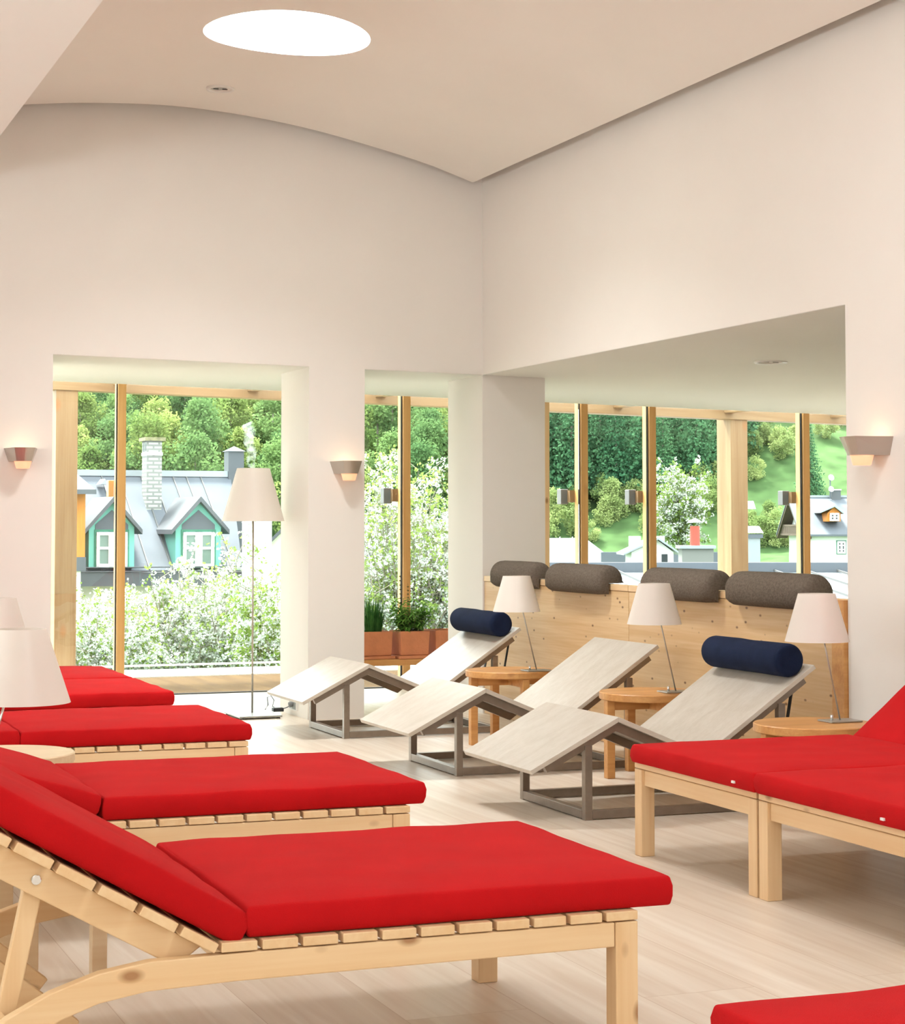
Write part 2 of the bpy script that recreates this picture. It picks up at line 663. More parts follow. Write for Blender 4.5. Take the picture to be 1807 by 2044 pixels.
slab(mb, -4.2, 5.235, 12.485, GY)
slab(mb, 5.235, 12.5, 3.0, GY)
slab(mb, 1.966, 3.589, WY + 0.001, 12.485, 0.001)
slab(mb, 3.966, 4.784, WY + 0.001, 12.485, 0.001)
slab(mb, WX + 0.001, 5.235, 7.486, WY - 0.001, 0.001)
struct(mb.build('ceiling_soffit', M['soffit']), 'flat white soffit in front of the glass')
struct(MB().box(12.4, 12.5, 3.0, GY, 0, 2.3).build('wall_far_right', M['wall']))
struct(MB().box(5.235, 12.4, 3.0, 3.1, 0, 2.3).build('wall_corridor', M['wall']))

# vaulted ceiling with a round hole
VX = [1.2, 1.5, 1.779, 2.114, 2.629, 3.069, 3.525, 3.989, 4.371, 4.663, 4.80]
VZ = [3.69, 3.735, 3.771, 3.807, 3.832, 3.812, 3.758, 3.667, 3.576, 3.483, 3.44]


def zvault(x):
    if x <= VX[0]:
        return VZ[0]
    for i in range(len(VX) - 1):
        if x <= VX[i + 1]:
            x0, x1 = VX[i], VX[i + 1]
            t = (x - x0) / (x1 - x0)

            def slope(k):
                k0, k1 = max(0, k - 1), min(len(VX) - 1, k + 1)
                return (VZ[k1] - VZ[k0]) / (VX[k1] - VX[k0])
            h = x1 - x0
            a, b_ = slope(i) * h, slope(i + 1) * h
            return ((2 * t ** 3 - 3 * t * t + 1) * VZ[i] + (t ** 3 - 2 * t * t + t) * a + (-2 * t ** 3 + 3 * t * t) * VZ[i + 1] + (t ** 3 - t * t) * b_)
    return VZ[-1]


def build_vault():
    bm = bmesh.new()
    x0, x1, y0, y1 = 1.2, 4.675, 4.5, 11.745
    cx, cy = SKY_C
    angs = [2 * PI * k / 160 for k in range(160)]
    for (xx, yy) in ((x0, y0), (x1, y0), (x0, y1), (x1, y1)):
        angs.append(math.atan2(yy - cy, xx - cx) % (2 * PI))
    angs = sorted(set(round(a, 6) for a in angs))
    NR = 26
    rings = [[] for _ in range(NR + 1)]
    for a in angs:
        c, s_ = math.cos(a), math.sin(a)
        ts = []
        if c > 1e-9:
            ts.append((x1 - cx) / c)
        if c < -1e-9:
            ts.append((x0 - cx) / c)
        if s_ > 1e-9:
            ts.append((y1 - cy) / s_)
        if s_ < -1e-9:
            ts.append((y0 - cy) / s_)
        R = min(ts)
        for k in range(NR + 1):
            r = SKY_R + (R - SKY_R) * k / NR
            x, y = cx + r * c, cy + r * s_
            rings[k].append(bm.verts.new((x, y, zvault(x))))
    n = len(angs)
    for k in range(NR):
        for i in range(n):
            j = (i + 1) % n
            bm.faces.new([rings[k][i], rings[k][j], rings[k + 1][j], rings[k + 1][i]])
    # the part nearer the camera, plain strips
    xs = [x0 + (x1 - x0) * i / 48 for i in range(49)]
    for yy0, yy1 in ((-4.0, 4.5),):
        va = [bm.verts.new((x, yy0, zvault(x))) for x in xs]
        vb = [bm.verts.new((x, yy1, zvault(x))) for x in xs]
        for i in range(48):
            bm.faces.new([va[i], va[i + 1], vb[i + 1], vb[i]])
    for f in bm.faces:
        if f.normal.z > 0:
            f.normal_flip()
    bm.normal_update()
    for f in bm.faces:
        if f.normal.z > 0:
            f.normal_flip()
    me = bpy.data.meshes.new('ceiling')
    bm.to_mesh(me)
    bm.free()
    me.polygons.foreach_set('use_smooth', [True] * len(me.polygons))
    o = bpy.data.objects.new('ceiling', me)
    COL.objects.link(o)
    me.materials.append(M['ceiling'])
    md = o.modifiers.new('thickness', 'SOLIDIFY')
    md.thickness = 0.04
    md.offset = -1
    md = o.modifiers.new('crisp_edges', 'EDGE_SPLIT')
    md.split_angle = math.radians(35)
    return o


struct(build_vault(), 'curved white vaulted ceiling with shadow gap along the walls')
# lower flat ceiling on the left, and the roof slab that closes the room
struct(MB().prism([(1.44, 3.31), (1.44, TOP), (-3.99, TOP), (-3.99, 4.30)], 'Y', -3.99, 11.845).build('ceiling_bulkhead', M['soffit']), 'sloping lowered ceiling at upper left')
mb = MB()
mb.box(-4.25, SKY_C[0] - SKY_R, -4.25, 12.5, TOP, TOP + 0.1)
mb.box(SKY_C[0] + SKY_R, 5.3, -4.25, 12.5, TOP, TOP + 0.1)
mb.box(SKY_C[0] - SKY_R, SKY_C[0] + SKY_R, -4.25, SKY_C[1] - SKY_R, TOP, TOP + 0.1)
mb.box(SKY_C[0] - SKY_R, SKY_C[0] + SKY_R, SKY_C[1] + SKY_R, 12.5, TOP, TOP + 0.1)
struct(mb.build('ceiling_roof_slab', M['wall']))
# skylight well
mb = MB()
n = 64
ra = [mb.bm.verts.new((SKY_C[0] + SKY_R * math.cos(2 * PI * k / n), SKY_C[1] + SKY_R * math.sin(2 * PI * k / n), zvault(SKY_C[0] + SKY_R * math.cos(2 * PI * k / n)) + 0.002)) for k in range(n)]
rb = [mb.bm.verts.new((SKY_C[0] + SKY_R * math.cos(2 * PI * k / n), SKY_C[1] + SKY_R * math.sin(2 * PI * k / n), TOP)) for k in range(n)]
for k in range(n):
    mb.bm.faces.new([ra[k], rb[k], rb[(k + 1) % n], ra[(k + 1) % n]])
struct(mb.build('window_skylight', M['skywhite'], smooth=True), 'round skylight well in the ceiling')
mb = MB()
mb.lathe([(SKY_R + 0.06, TOP + 0.105), (SKY_R * 0.8, TOP + 0.16), (SKY_R * 0.4, TOP + 0.19), (0.01, TOP + 0.2)], SKY_C[0], SKY_C[1], 48, False, True)
struct(mb.build('window_skylight_dome', M['dome'], smooth=True))  # unseen opal cap, added to keep a sun patch out of the room

# ---------------------------------------------------------------- glass front: mullions, panes, deck, pergola
MUL = [(2.817, 'left'), (5.013, 'mid'), (6.51, 'r1'), (7.114, 'r2'), (8.54, 'r3')]
lo = -0.02


def ztop(x):
    return zsof(x) + 0.12


for i, (mx_, _) in enumerate(MUL):
    t = thing('window_post', [
        'narrow timber window post in the left opening, left of the standing lamp',
        'narrow timber window post behind the potted plants',
        'narrow timber window post first to the right of the corner pillar',
        'narrow timber window post second from the corner pillar, left of the thick outdoor post',
        'narrow timber window post in front of the white chalet'][i], 'window post', (mx_, GY, 0), 0, 'window posts of the glass front')
    MB().box(-0.028, 0.03, 0.0, 0.13, 0.0, ztop(mx_)).build('timber', M['mullion'], t, bevel=0.002)
    MB().box(-0.034, -0.028, 0.025, 0.055, 0.0, ztop(mx_)).build('gasket', M['gasket'], t)
xs = [-1.0, 2.817, 5.013, 6.51, 7.114, 8.54, 10.5]
for i in range(len(xs) - 1):
    a, b = xs[i] + 0.03, xs[i + 1] - 0.034
    g = MB().box(a, b, GY + 0.036, GY + 0.044, 0.005, zsof(b) + 0.10).build('window_%d' % (i + 1), M['glass'])
    struct(g, 'clear glass pane of the glass front')
struct(MB().box(-4.2, 12.4, GY - 0.006, GY + 0.05, -0.12, 0.006).build('trim_1', M['gasket']), 'dark threshold line under the glass')
t = thing('timber_door_frame', 'thin upright timber frame strip at the right edge of the corner pillar', 'frame', (6.185, GY, 0))
MB().box(-0.02, 0.02, 0, 0.1, 0, ztop(6.18)).build('frame_strip', M['pineZ'], t)
struct(MB().box(-4.2, 14, GY + 0.05, 15.72, -0.15, -0.01).build('terrace_deck', M['deck']), 'sunlit boarded terrace outside the glass')
tag(bpy.data.objects['terrace_deck'], cat='terrace')
struct(MB().box(-4.2, 14, 15.72, 16.45, -0.15, 0.0).build('terrace_kerb', M['white']), 'white kerb at the terrace edge')
t = thing('terrace_rail', 'low metal rail running along the outer terrace edge', 'railing', (3, 16.42, 0))
MB().box(-7, 11, -0.012, 0.012, 0.03, 0.045).build('rail_bar', M['satin'], t)
for k in range(-6, 11, 2):
    MB().box(k - .01, k + .01, -0.01, 0.01, 0.0, 0.03).build('rail_foot', M['satin'], t)

# pergola in front of the glass: beam, rafters, boards, posts
t = thing('pergola_beam', 'long pale timber beam above the terrace outside the glass', 'beam', (3.0, 16.0, 2.34))
t.rotation_euler = (0, math.radians(1.1), 0)
MB().box(-7, 11, 0.0, 0.16, 0.0, 0.34).build('beam', M['beamX'], t, bevel=0.003)
for k, x in enumerate([0.9, 2.05, 3.2, 4.35, 5.5, 6.65, 7.8, 8.95, 10.1]):
    z0 = 2.40 - 0.0195 * (x - 3)
    o = MB().box(-0.05, 0.05, GY + 0.14, 16.0, 0, 0.16).build('pergola_rafter', M['beamY'], loc=(x, 0, z0), bevel=0.002)
    tag(o, 'pale timber rafter running from the house to the outer pergola beam', 'rafter', 'rafters above the terrace')
o = MB().box(-0.09, 0.09, 0, 0.2, -0.15, 2.40).build('pergola_post', M['beamZ'], loc=(2.775, 16.02, 0), bevel=0.004)
tag(o, 'thick pale timber post outside at the left edge of the left opening', 'post', 'thick pergola posts')
o = MB().box(-0.09, 0.09, 0, 0.27, -0.15, 2.32).build('pergola_post', M['beamZ'], loc=(9.07, 16.02, 0), bevel=0.004)
tag(o, 'thick pale timber post outside between the spruce wood and the white chalet', 'post', 'thick pergola posts')

# small outdoor lights on the window posts
LBL = ['small brown box light fixed on the window post left of the standing lamp',
       'small grey box light outside, level with the blossom left of the post behind the plants',
       'small grey box light on the first window post right of the corner pillar',
       'small grey box light on the second window post right of the corner pillar',
       'small grey box light at the chalet gable, on the last window post']
for i, (mx_, _) in enumerate(MUL):
    t = thing('outdoor_wall_light', LBL[i], 'wall light', (mx_, GY + 0.13, 1.46), 0, 'box lights on the window posts')
    if i == 0:
        MB().box(-0.07, -0.03, 0.0, 0.08, -0.02, 0.10).build('housing', M['mullion'], t, bevel=0.004)
    else:
        MB().box(-0.125, -0.06, 0.05, 0.13, -0.06, 0.06).build('housing', M['box_grey'], t, bevel=0.004)
        MB().box(-0.07, -0.02, 0.0, 0.07, -0.045, 0.05).build('bracket', M['beamZ'], t)

# ---------------------------------------------------------------- wooden backrest wall in the right opening
for (y0, y1, lbl, e) in ((9.715, 11.845, 'knotty pine backrest panel, far half nearest the corner pillar', 0),
                         (7.49, 9.71, 'knotty pine backrest panel, near half ending at the right wall', 1)):
    t = thing('backrest_panel', lbl, 'wooden panel', (WX + 0.01, y0, 0), 0, 'pine backrest panels')
    MB().box(0, 0.03, 0, y1 - y0, 0.002, 0.862).build('board', M['panel'], t, bevel=0.002)
    MB().box(-0.004, 0.034, 0, y1 - y0, 0.864, 0.90).build('top_rail', M['pineY'], t, bevel=0.003)
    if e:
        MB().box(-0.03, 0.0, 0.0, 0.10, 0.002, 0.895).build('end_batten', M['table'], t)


def neck_roll(y0, y1, lbl, dz=0.0, tilt=0.0):
    """felt roll with a slot, hung over the top of the panel"""
    prof = []
    R = 0.088
    zc = 0.918
    for k in range(15):
        a = PI - PI * k / 14
        prof.append((R * math.cos(a) - 0.004, zc + R * math.sin(a)))
    outer = [(-0.072, 0.852), (-0.09, 0.868)] + prof + [(0.084, 0.905), (0.03, 0.903), (0.03, 0.904), (-0.018, 0.904), (-0.018, 0.842), (-0.05, 0.840)]
    mb = MB()
    L = y1 - y0
    n = len(outer)
    rings = []
    cxz = (-0.01, 0.91)
    steps = [(0.0, 0.72), (0.012, 0.88), (0.035, 0.98), (0.07, 1.0), (L / 2, 1.015), (L - 0.07, 1.0), (L - 0.035, 0.98), (L - 0.012, 0.88), (L, 0.72)]
    slot = {n - 5, n - 4, n - 3, n - 2, n - 6}
    for (t_, s_) in steps:
        ring = []
        for i, p in enumerate(outer):
            sc = s_ if i not in slot else 1.0
            ring.append(mb.bm.verts.new((cxz[0] + (p[0] - cxz[0]) * sc, t_, cxz[1] + (p[1] - cxz[1]) * sc)))
        rings.append(ring)
    for a, b in zip(rings, rings[1:]):
        for i in range(n):
            mb.bm.faces.new([a[i], b[i], b[(i + 1) % n], a[(i + 1) % n]])
    mb.bm.faces.new(rings[0])
    mb.bm.faces.new(rings[-1][::-1])
    o = mb.build('neck_roll', M['felt'], smooth=False, bevel=0.01, seg=3, loc=(WX + 0.012, y0, dz))
    o.data.polygons.foreach_set('use_smooth', [True] * len(o.data.polygons))
    tag(o, lbl, 'cushion', 'grey felt neck rolls on the pine panel')
    return o


neck_roll(10.91, 11.56, 'grey felt neck roll hung over the panel beside the corner pillar, farthest of four')
neck_roll(9.93, 10.69, 'grey felt neck roll second from the corner pillar, left of the panel joint')
neck_roll(8.66, 9.42, 'grey felt neck roll right of the panel joint, behind the middle table lamp')
neck_roll(7.73, 8.49, 'grey felt neck roll nearest the right wall, behind the right table lamp')

# ---------------------------------------------------------------- red loungers (timber beds)
LEG_L, BED_W, BACK_L = 0.993, 0.90, 0.68


def cushion(name, lx, ly, t, mat, parent, seed, taper=0.0, puff=0.012):
    """rounded cushion, origin at the hinge-side corner bottom, extends to -x"""
    bm = bmesh.new()
    nx, ny, nz = 22, 20, 3
    rnd = random.Random(seed)
    off = Vector((rnd.uniform(0, 50), rnd.uniform(0, 50), 0))
    grid = {}

    def vert(i, j, k):
        key = (i, j, k)
        if key in grid:
            return grid[key]
        u, v, w = i / nx, j / ny, k / nz
        x, y, z = -lx * u, ly * v, t * w
        e = (1 - (2 * u - 1) ** 6) * (1 - (2 * v - 1) ** 6)
        if k == nz:
            z += puff * e + 0.004 * mnoise.noise(Vector((x * 7, y * 7, 0)) + off)
        edge = math.sin(PI * w)
        x += (0.5 - u) * 2 * 0.006 * edge * (1 if i in (0, nx) else 0)
        if i == 0:
            x += 0.004 * mnoise.noise(Vector((y * 6, z * 20, 3)) + off) - taper * (1 - w)
        if j in (0, ny):
            y += (0.010 if j == ny else -0.010) * edge + 0.004 * mnoise.noise(Vector((x * 6, z * 20, 9)) + off)
        grid[key] = bm.verts.new((x, y, z))
        return grid[key]
    for i in range(nx):
        for j in range(ny):
            bm.faces.new([vert(i, j, 0), vert(i, j + 1, 0), vert(i + 1, j + 1, 0), vert(i + 1, j, 0)])
            bm.faces.new([vert(i, j, nz), vert(i + 1, j, nz), vert(i + 1, j + 1, nz), vert(i, j + 1, nz)])
    for k in range(nz):
        for i in range(nx):
            bm.faces.new([vert(i, 0, k), vert(i + 1, 0, k), vert(i + 1, 0, k + 1), vert(i, 0, k + 1)])
            bm.faces.new([vert(i, ny, k), vert(i, ny, k + 1), vert(i + 1, ny, k + 1), vert(i + 1, ny, k)])
        for j in range(ny):
            bm.faces.new([vert(0, j, k), vert(0, j, k + 1), vert(0, j + 1, k + 1), vert(0, j + 1, k)])
            bm.faces.new([vert(nx, j, k), vert(nx, j + 1, k), vert(nx, j + 1, k + 1), vert(nx, j, k + 1)])
    mb = MB()
    mb.bm.free()
    mb.bm = bm
    o = mb.build(name, mat, parent, smooth=True)
    md = o.modifiers.new('bevel', 'BEVEL')
    md.width = 0.007
    md.segments = 3
    md.limit_method = 'ANGLE'
    md.angle_limit = math.radians(55)
    return o


def make_bed(label, loc, rz, back_deg, seed, over=0.12, tags=(), cl=0.919, bo=0.041):
    """foot end at local x=0, bed runs to -x, width 0..BED_W along y"""
    t = thing('wooden_lounger', label, 'lounger', loc, rz, 'red cushioned wooden loungers')
    W = BED_W
    th = math.radians(back_deg)
    # feet
    for y in (0.0, W - 0.055):
        MB().box(-0.056, 0, y, y + 0.055, 0, 0.322).build('leg', M['pineZ'], t, bevel=0.003)
    # side rails with the curved head-end legs
    prof = [(-0.057, 0.322), (-0.90, 0.322), (-1.135, 0.318), (-1.24, 0.302), (-1.34, 0.27), (-1.43, 0.225), (-1.50, 0.17), (-1.56, 0.10), (-1.60, 0.0),
            (-1.535, 0.0), (-1.50, 0.075), (-1.45, 0.13), (-1.39, 0.175), (-1.32, 0.212), (-1.24, 0.24), (-1.14, 0.256), (-0.95, 0.262), (-0.057, 0.266)]
    for y in (0.004, W - 0.036):
        MB().prism(prof, 'Y', y, y + 0.032).build('side_rail', M['pineX'], t, bevel=0.003)
    MB().box(-0.045, -0.013, 0.055, W - 0.055, 0.262, 0.32).build('end_rail', M['pineY'], t, bevel=0.003)
    MB().box(-0.95, -0.92, 0.036, W - 0.036, 0.27, 0.318).build('cross_rail', M['pineY'], t)
    # slats of the leg part
    mb = MB()
    p = LEG_L / 11
    for k in range(11):
        mb.box(-(k + 1) * p + 0.011, -k * p, 0, W, 0.325, 0.346)
    mb.build('leg_slats', M['pineY'], t, bevel=0.0025)
    # back part, hinged
    R = Matrix.Translation((-LEG_L - 0.004, 0, 0.325)) @ Matrix.Rotation(th, 4, 'Y')
    mb = MB()
    q = 0.1
    for k in range(7):
        mb.box(-(k + 1) * q + (0.013 if k < 6 else 0.02), -k * q + (0.0 if k else 0.0), 0, W, 0.0, 0.021, R)
    mb.build('back_slats', M['pineY'], t, bevel=0.0025)
    for y in (0.042, W - 0.074):
        mb = MB()
        x_in = -0.085 if back_deg > 6 else -0.02
        d = 0.064 if back_deg > 6 else 0.045
        pts = [(-0.02, -0.001), (-0.69, -0.001), (-0.69, -d), (-0.05 if back_deg > 6 else -0.02, -d)]
        mb.prism(pts, 'Y', y, y + 0.03)
        for v in mb.bm.verts:
            v.co = R @ v.co
        mb.build('back_rail', M['pineX'], t, bevel=0.003)
    if back_deg > 6:
        pb = R @ Vector((-0.407, 0, -0.032))
        for y, ny in ((0.076, -1), (W - 0.104, 1)):
            mb = MB()
            mb.bar((pb.x + 0.01, y + 0.014, pb.z + 0.02), (pb.x - 0.085, y + 0.014, 0.06), 0.028, 0.040, (1, 0, 0))
            mb.build('prop', M['pineZ'], t, bevel=0.003)
            yb = 0.034 if ny < 0 else W - 0.04
            MB().tube([(pb.x, yb, pb.z), (pb.x, yb + 0.008, pb.z)], 0.011, 16).build('bolt', M['chrome'], t, smooth=False, bevel=0.002)
        for y in (0.24, W - 0.24):
            mb = MB()
            mb.bar((pb.x - 0.13, y, 0.33), (pb.x + 0.11, y, 0.13), 0.03, 0.055, (0, 0, 1))
            mb.build('brace', M['pineX'], t, bevel=0.003)
        MB().box(pb.x - 0.1, pb.x - 0.06, 0.036, W - 0.036, 0.17, 0.225).build('prop_rail', M['pineY'], t, bevel=0.003)
    # cushions
    c = cushion('leg_cushion', cl + over, W, 0.068, M['red'], t, seed)
    c.location = (over, 0.02, 0.348)
    c = cushion('back_cushion', BACK_L, W, 0.072, M['red'], t, seed + 50, taper=-0.0)
    c.matrix_local = Matrix.Translation((-LEG_L - 0.004, 0.02, 0.326)) @ Matrix.Rotation(th, 4, 'Y') @ Matrix.Translation((bo if back_deg > 6 else 0.068, 0, 0.0225 + (0.007 if back_deg > 6 else 0.0)))
    for (x, y) in tags:
        MB().box(over + 0.001, over + 0.012, y, y + 0.018, 0.366, 0.374).build('care_tag', M['tag'], t)
    return t


BX = 2.02
make_bed('red cushioned wooden lounger nearest the camera, backrest raised steeply', (BX, 4.05, 0), 0, 29.5, 1, 0.094)
make_bed('red cushioned wooden lounger, second of the left row, backrest raised slightly', (BX + 0.075, 5.80, 0), 0, 17, 2, 0.055, cl=0.966, bo=-0.006)
make_bed('red cushioned wooden lounger lying flat, third of the left row, behind the pale round table', (BX + 0.08, 7.77, 0), 0, 0, 3, 0.015)
make_bed('red cushioned wooden lounger lying flat, nearer of the pair by the left window', (BX + 0.11, 9.40, 0), 0, 0, 4, 0.035)
make_bed('red cushioned wooden lounger lying flat, closest to the left window', (BX + 0.11, 10.38, 0), 0, 0, 5, 0.035)
make_bed('red cushioned wooden lounger at right, its raised back against the right wall', (3.27, 6.58, 0), PI, 38.5, 6, 0.02, tags=((0, 0.79),))
make_bed('red cushioned wooden lounger cut by the right frame edge, nearer of the touching pair', (3.27, 5.665, 0), PI, 38.5, 7, 0.02, tags=((0, 0.76),))
make_bed('red cushioned wooden lounger whose corner shows at lower right', (1.64, 2.98, 0), PI, 20, 8, 0.02)

# ---------------------------------------------------------------- bentboard chaises on steel frames
PROF = [(0.0, 0.222), (0.405, 0.428), (0.815, 0.258), (1.352, 0.622)]


def make_chaise(label, x, y):
    t = thing('chaise_longue', label, 'chaise longue', (x, y, 0), 0, 'whitewashed angled chaises')
    W = 0.75
    th = 0.02

    def offs(i):
        a, b = Vector(PROF[i]), Vector(PROF[i + 1])
        d = (b - a).normalized()
        return d, Vector((-d.y, d.x))
    names = ['foot_panel', 'thigh_panel', 'back_panel']
    for i in range(3):
        a, b = Vector(PROF[i]), Vector(PROF[i + 1])
        d, nrm = offs(i)
        a0, b0 = a - nrm * th, b - nrm * th
        # mitre the joints
        if i > 0:
            d2, n2 = offs(i - 1)
            bis = (nrm + n2)
            a0 = a - bis * (th / (1 + nrm.dot(n2)))
        if i < 2:
            d2, n2 = offs(i + 1)
            bis = (nrm + n2)
            b0 = b - bis * (th / (1 + nrm.dot(n2)))
        MB().prism([tuple(a), tuple(b), tuple(b0), tuple(a0)], 'Y', 0, W).build(names[i], M['chaise'], t, bevel=0.002)
    # steel carrier strips under the board
    for y0 in (0.035, W - 0.065):
        mb = MB()
        pts = []
        low = []
        for k, f in ((0, 0.12), (1, 0), (2, 0), (3, 0.05)):
            p = Vector(PROF[k])
            if k == 0:
                d, nrm = offs(0)
                p = p + d * 0.075
                n_ = nrm
                s_ = 1
            elif k == 3:
                d, nrm = offs(2)
                p = p - d * 0.06
                n_ = nrm
                s_ = 1
            else:
                n1, n2 = offs(k - 1)[1], offs(k)[1]
                n_ = n1 + n2
                s_ = 1 / (1 + n1.dot(n2))
            pts.append(p - n_ * (th + 0.001) * s_)
            low.append(p - n_ * (th + 0.037) * s_)
        for k in range(3):
            mb.prism([tuple(pts[k]), tuple(pts[k + 1]), tuple(low[k + 1]), tuple(low[k])], 'Y', y0, y0 + 0.03)
        mb.build('carrier_strip', M['steel'], t)
    s = 0.034
    ya, yb = 0.028, W - 0.028 - s
    for yy in (ya, yb):
        MB().box(0.262, 0.262 + s, yy, yy + s, 0.0, 0.31).build('leg', M['steel'], t, bevel=0.002)
        MB().box(1.19, 1.19 + s, yy, yy + s, 0.0, 0.455).build('leg', M['steel'], t, bevel=0.002)
        MB().box(0.262 + s, 1.19, yy, yy + s, 0.004, 0.004 + 0.036).build('floor_rail', M['steel'], t, bevel=0.002)
    MB().box(0.262, 0.262 + s, ya + s, yb, 0.004, 0.04).build('cross_rail', M['steel'], t, bevel=0.002)
    MB().box(1.19, 1.19 + s, ya + s, yb, 0.004, 0.04).build('cross_rail', M['steel'], t, bevel=0.002)
    return t


make_chaise('whitewashed angled chaise with navy bolster, farthest, beside the pillar', 3.205, 10.695)
make_chaise('whitewashed angled chaise without bolster, middle of the three', 3.205, 8.90)
make_chaise('whitewashed angled chaise with navy bolster, nearest of the three', 3.19, 7.38)


def make_bolster(label, x, y, y1):
    ang = math.atan2(PROF[3][1] - PROF[2][1], PROF[3][0] - PROF[2][0])
    d = Vector((math.cos(ang), 0, math.sin(ang)))
    nrm = Vector((-math.sin(ang), 0, math.cos(ang)))
    base = Vector((PROF[3][0], 0, PROF[3][1])) - d * 0.075
    r = 0.073
    L = y1 - y
    t = thing('navy_bolster', label, 'bolster', (x + base.x, y, base.z), 0, 'navy bolsters on the chaises')
    prof = [(0.02, 0.008), (0.05, 0.003), (0.064, 0.006), (0.070, 0.014), (r, 0.03), (r, L * 0.35), (r * 0.985, L * 0.5), (r, L * 0.65), (r, L - 0.03), (0.070, L - 0.014), (0.064, L - 0.006), (0.05, L - 0.003), (0.02, L - 0.008)]
    mb = MB()
    mb.lathe(prof, 0, 0, 32)
    RM = Matrix.Translation(nrm * (r + 0.001)) @ Matrix.Rotation(-PI / 2, 4, 'X')
    for v in mb.bm.verts:
        v.co = RM @ v.co
        v.co += Vector((0, 0, 0.004)) * mnoise.noise(v.co * 9)
    mb.build('roll', M['navy'], t, smooth=True)
    for yy in (L * 0.28, L * 0.72):
        mb = MB()
        p0 = nrm * (r * 1.4) + d * 0.05
        p1 = d * 0.085 + nrm * 0.01
        p2 = d * 0.085 - nrm * 0.03 + Vector((0.008, 0, -0.02))
        mb.bar((p0.x, yy, p0.z), (p1.x, yy, p1.z), 0.02, 0.004, (1, 0, 1))
        mb.bar((p1.x, yy, p1.z), (p2.x, yy, p2.z), 0.02, 0.004, (1, 0, 1))
        mb.bar((p2.x, yy, p2.z), (p2.x - 0.05, yy, p2.z - 0.27), 0.02, 0.005, (1, 0, 0))
        mb.build('strap', M['black'], t)
    return t


make_bolster('navy bolster on the farthest chaise, partly behind a lamp shade', 3.205, 10.72, 11.42)
make_bolster('navy bolster on the nearest chaise, below the right lamp', 3.19, 7.40, 8.10)

# ---------------------------------------------------------------- round side tables
ZT = 0.415


def make_table(label, x, y, mat, rz=0.0, r=0.25):
    t = thing('round_side_table', label, 'side table', (x, y, 0), rz, 'round pine side tables')
    mb = MB()
    mb.lathe([(r - 0.004, ZT - 0.036), (r, ZT - 0.032), (r, ZT - 0.004), (r - 0.004, ZT)], 0, 0, 64)
    mb.build('table_top', mat, t)
    for k in range(4):
        c, s = (1, 0, -1, 0)[k] * 0.221, (0, 1, 0, -1)[k] * 0.221
        MB().box(c - 0.021, c + 0.021, s - 0.021, s + 0.021, 0, ZT - 0.037).build('leg', mat, t, bevel=0.003)
    MB().box(-0.200, 0.200, -0.012, 0.012, ZT - 0.085, ZT - 0.037).build('apron', mat, t)
    mb = MB()
    mb.box(-0.012, 0.012, 0.012, 0.200, ZT - 0.085, ZT - 0.037)
    mb.box(-0.012, 0.012, -0.200, -0.012, ZT - 0.085, ZT - 0.037)
    mb.build('apron', mat, t)
    return t


make_table('round orange pine side table between the farthest and middle chaise', 4.27, 10.17, M['table'])
make_table('round orange pine side table between the middle and nearest chaise', 4.36, 8.60, M['table'])
make_table('round orange pine side table behind the right red lounger', 4.30, 6.99, M['table'])
make_table('pale round side table between second and third red loungers, cut by the left edge', 1.02, 7.12, M['table_pale'])
make_table('pale round side table hidden under the raised back of the nearest red lounger', 0.80, 5.33, M['table_pale'])

# ---------------------------------------------------------------- lamps


def shade_part(name, rb, rt, h, zb, mat, parent, cx=0, cy=0):
    mb = MB()
    n = 64
    mb.lathe([(rb, zb), (rb + (rt - rb) * 0.5, zb + h * 0.5), (rt, zb + h)], cx, cy, n, False, False)
    mb.lathe([(rb - 0.003, zb), (rb - 0.003 + (rt - rb) * 0.5, zb + h * 0.5), (rt - 0.003, zb + h)], cx, cy, n, False, False)
    for z, r in ((zb, rb), (zb + h, rt)):
        a = [mb.bm.verts.new((cx + r * math.cos(2 * PI * k / n), cy + r * math.sin(2 * PI * k / n), z)) for k in range(n)]
        b = [mb.bm.verts.new((cx + (r - 0.003) * math.cos(2 * PI * k / n), cy + (r - 0.003) * math.sin(2 * PI * k / n), z)) for k in range(n)]
        for k in range(n):
            mb.bm.faces.new([a[k], a[(k + 1) % n], b[(k + 1) % n], b[k]])
    return mb.build(name, mat, parent, smooth=True)


def table_lamp(label, bx, by, dx, dy, zb=0.335, rb=0.133, rt=0.077, h=0.198, stem_r=0.0035, stem_mat='satin'):
    t = thing('table_lamp', label, 'table lamp', (bx, by, ZT), 0, 'white table lamps')
    MB().box(-0.075, 0.075, -0.055, 0.055, 0.001, 0.008).build('base_plate', M['plate'], t, bevel=0.002)
    sx = 0.04
    MB().tube([(0, 0, 0.008), (dx, dy, zb + h * 0.75)], stem_r, 10).build('stem', M[stem_mat], t, smooth=True)
    MB().tube([(-sx if dx < 0 else sx, 0.0, 0.008), (-sx if dx < 0 else sx, 0.0, 0.030)], 0.006, 12).build('switch_knob', M['chrome'], t, smooth=True)
    mb = MB()
    for k in range(3):
        a = 2 * PI * k / 3 + 0.4
        mb.tube([(dx, dy, zb + h * 0.75), (dx + (rt + 0.012) * math.cos(a), dy + (rt + 0.012) * math.sin(a), zb + h * 0.75)], 0.0015, 6)
    mb.lathe([(0.014, zb + h * 0.5), (0.014, zb + h * 0.78)], dx, dy, 16)
    mb.build('bulb_holder', M['white'], t)
    shade_part('lamp_shade', rb, rt, h, zb, M['shade'], t, dx, dy)
    return t


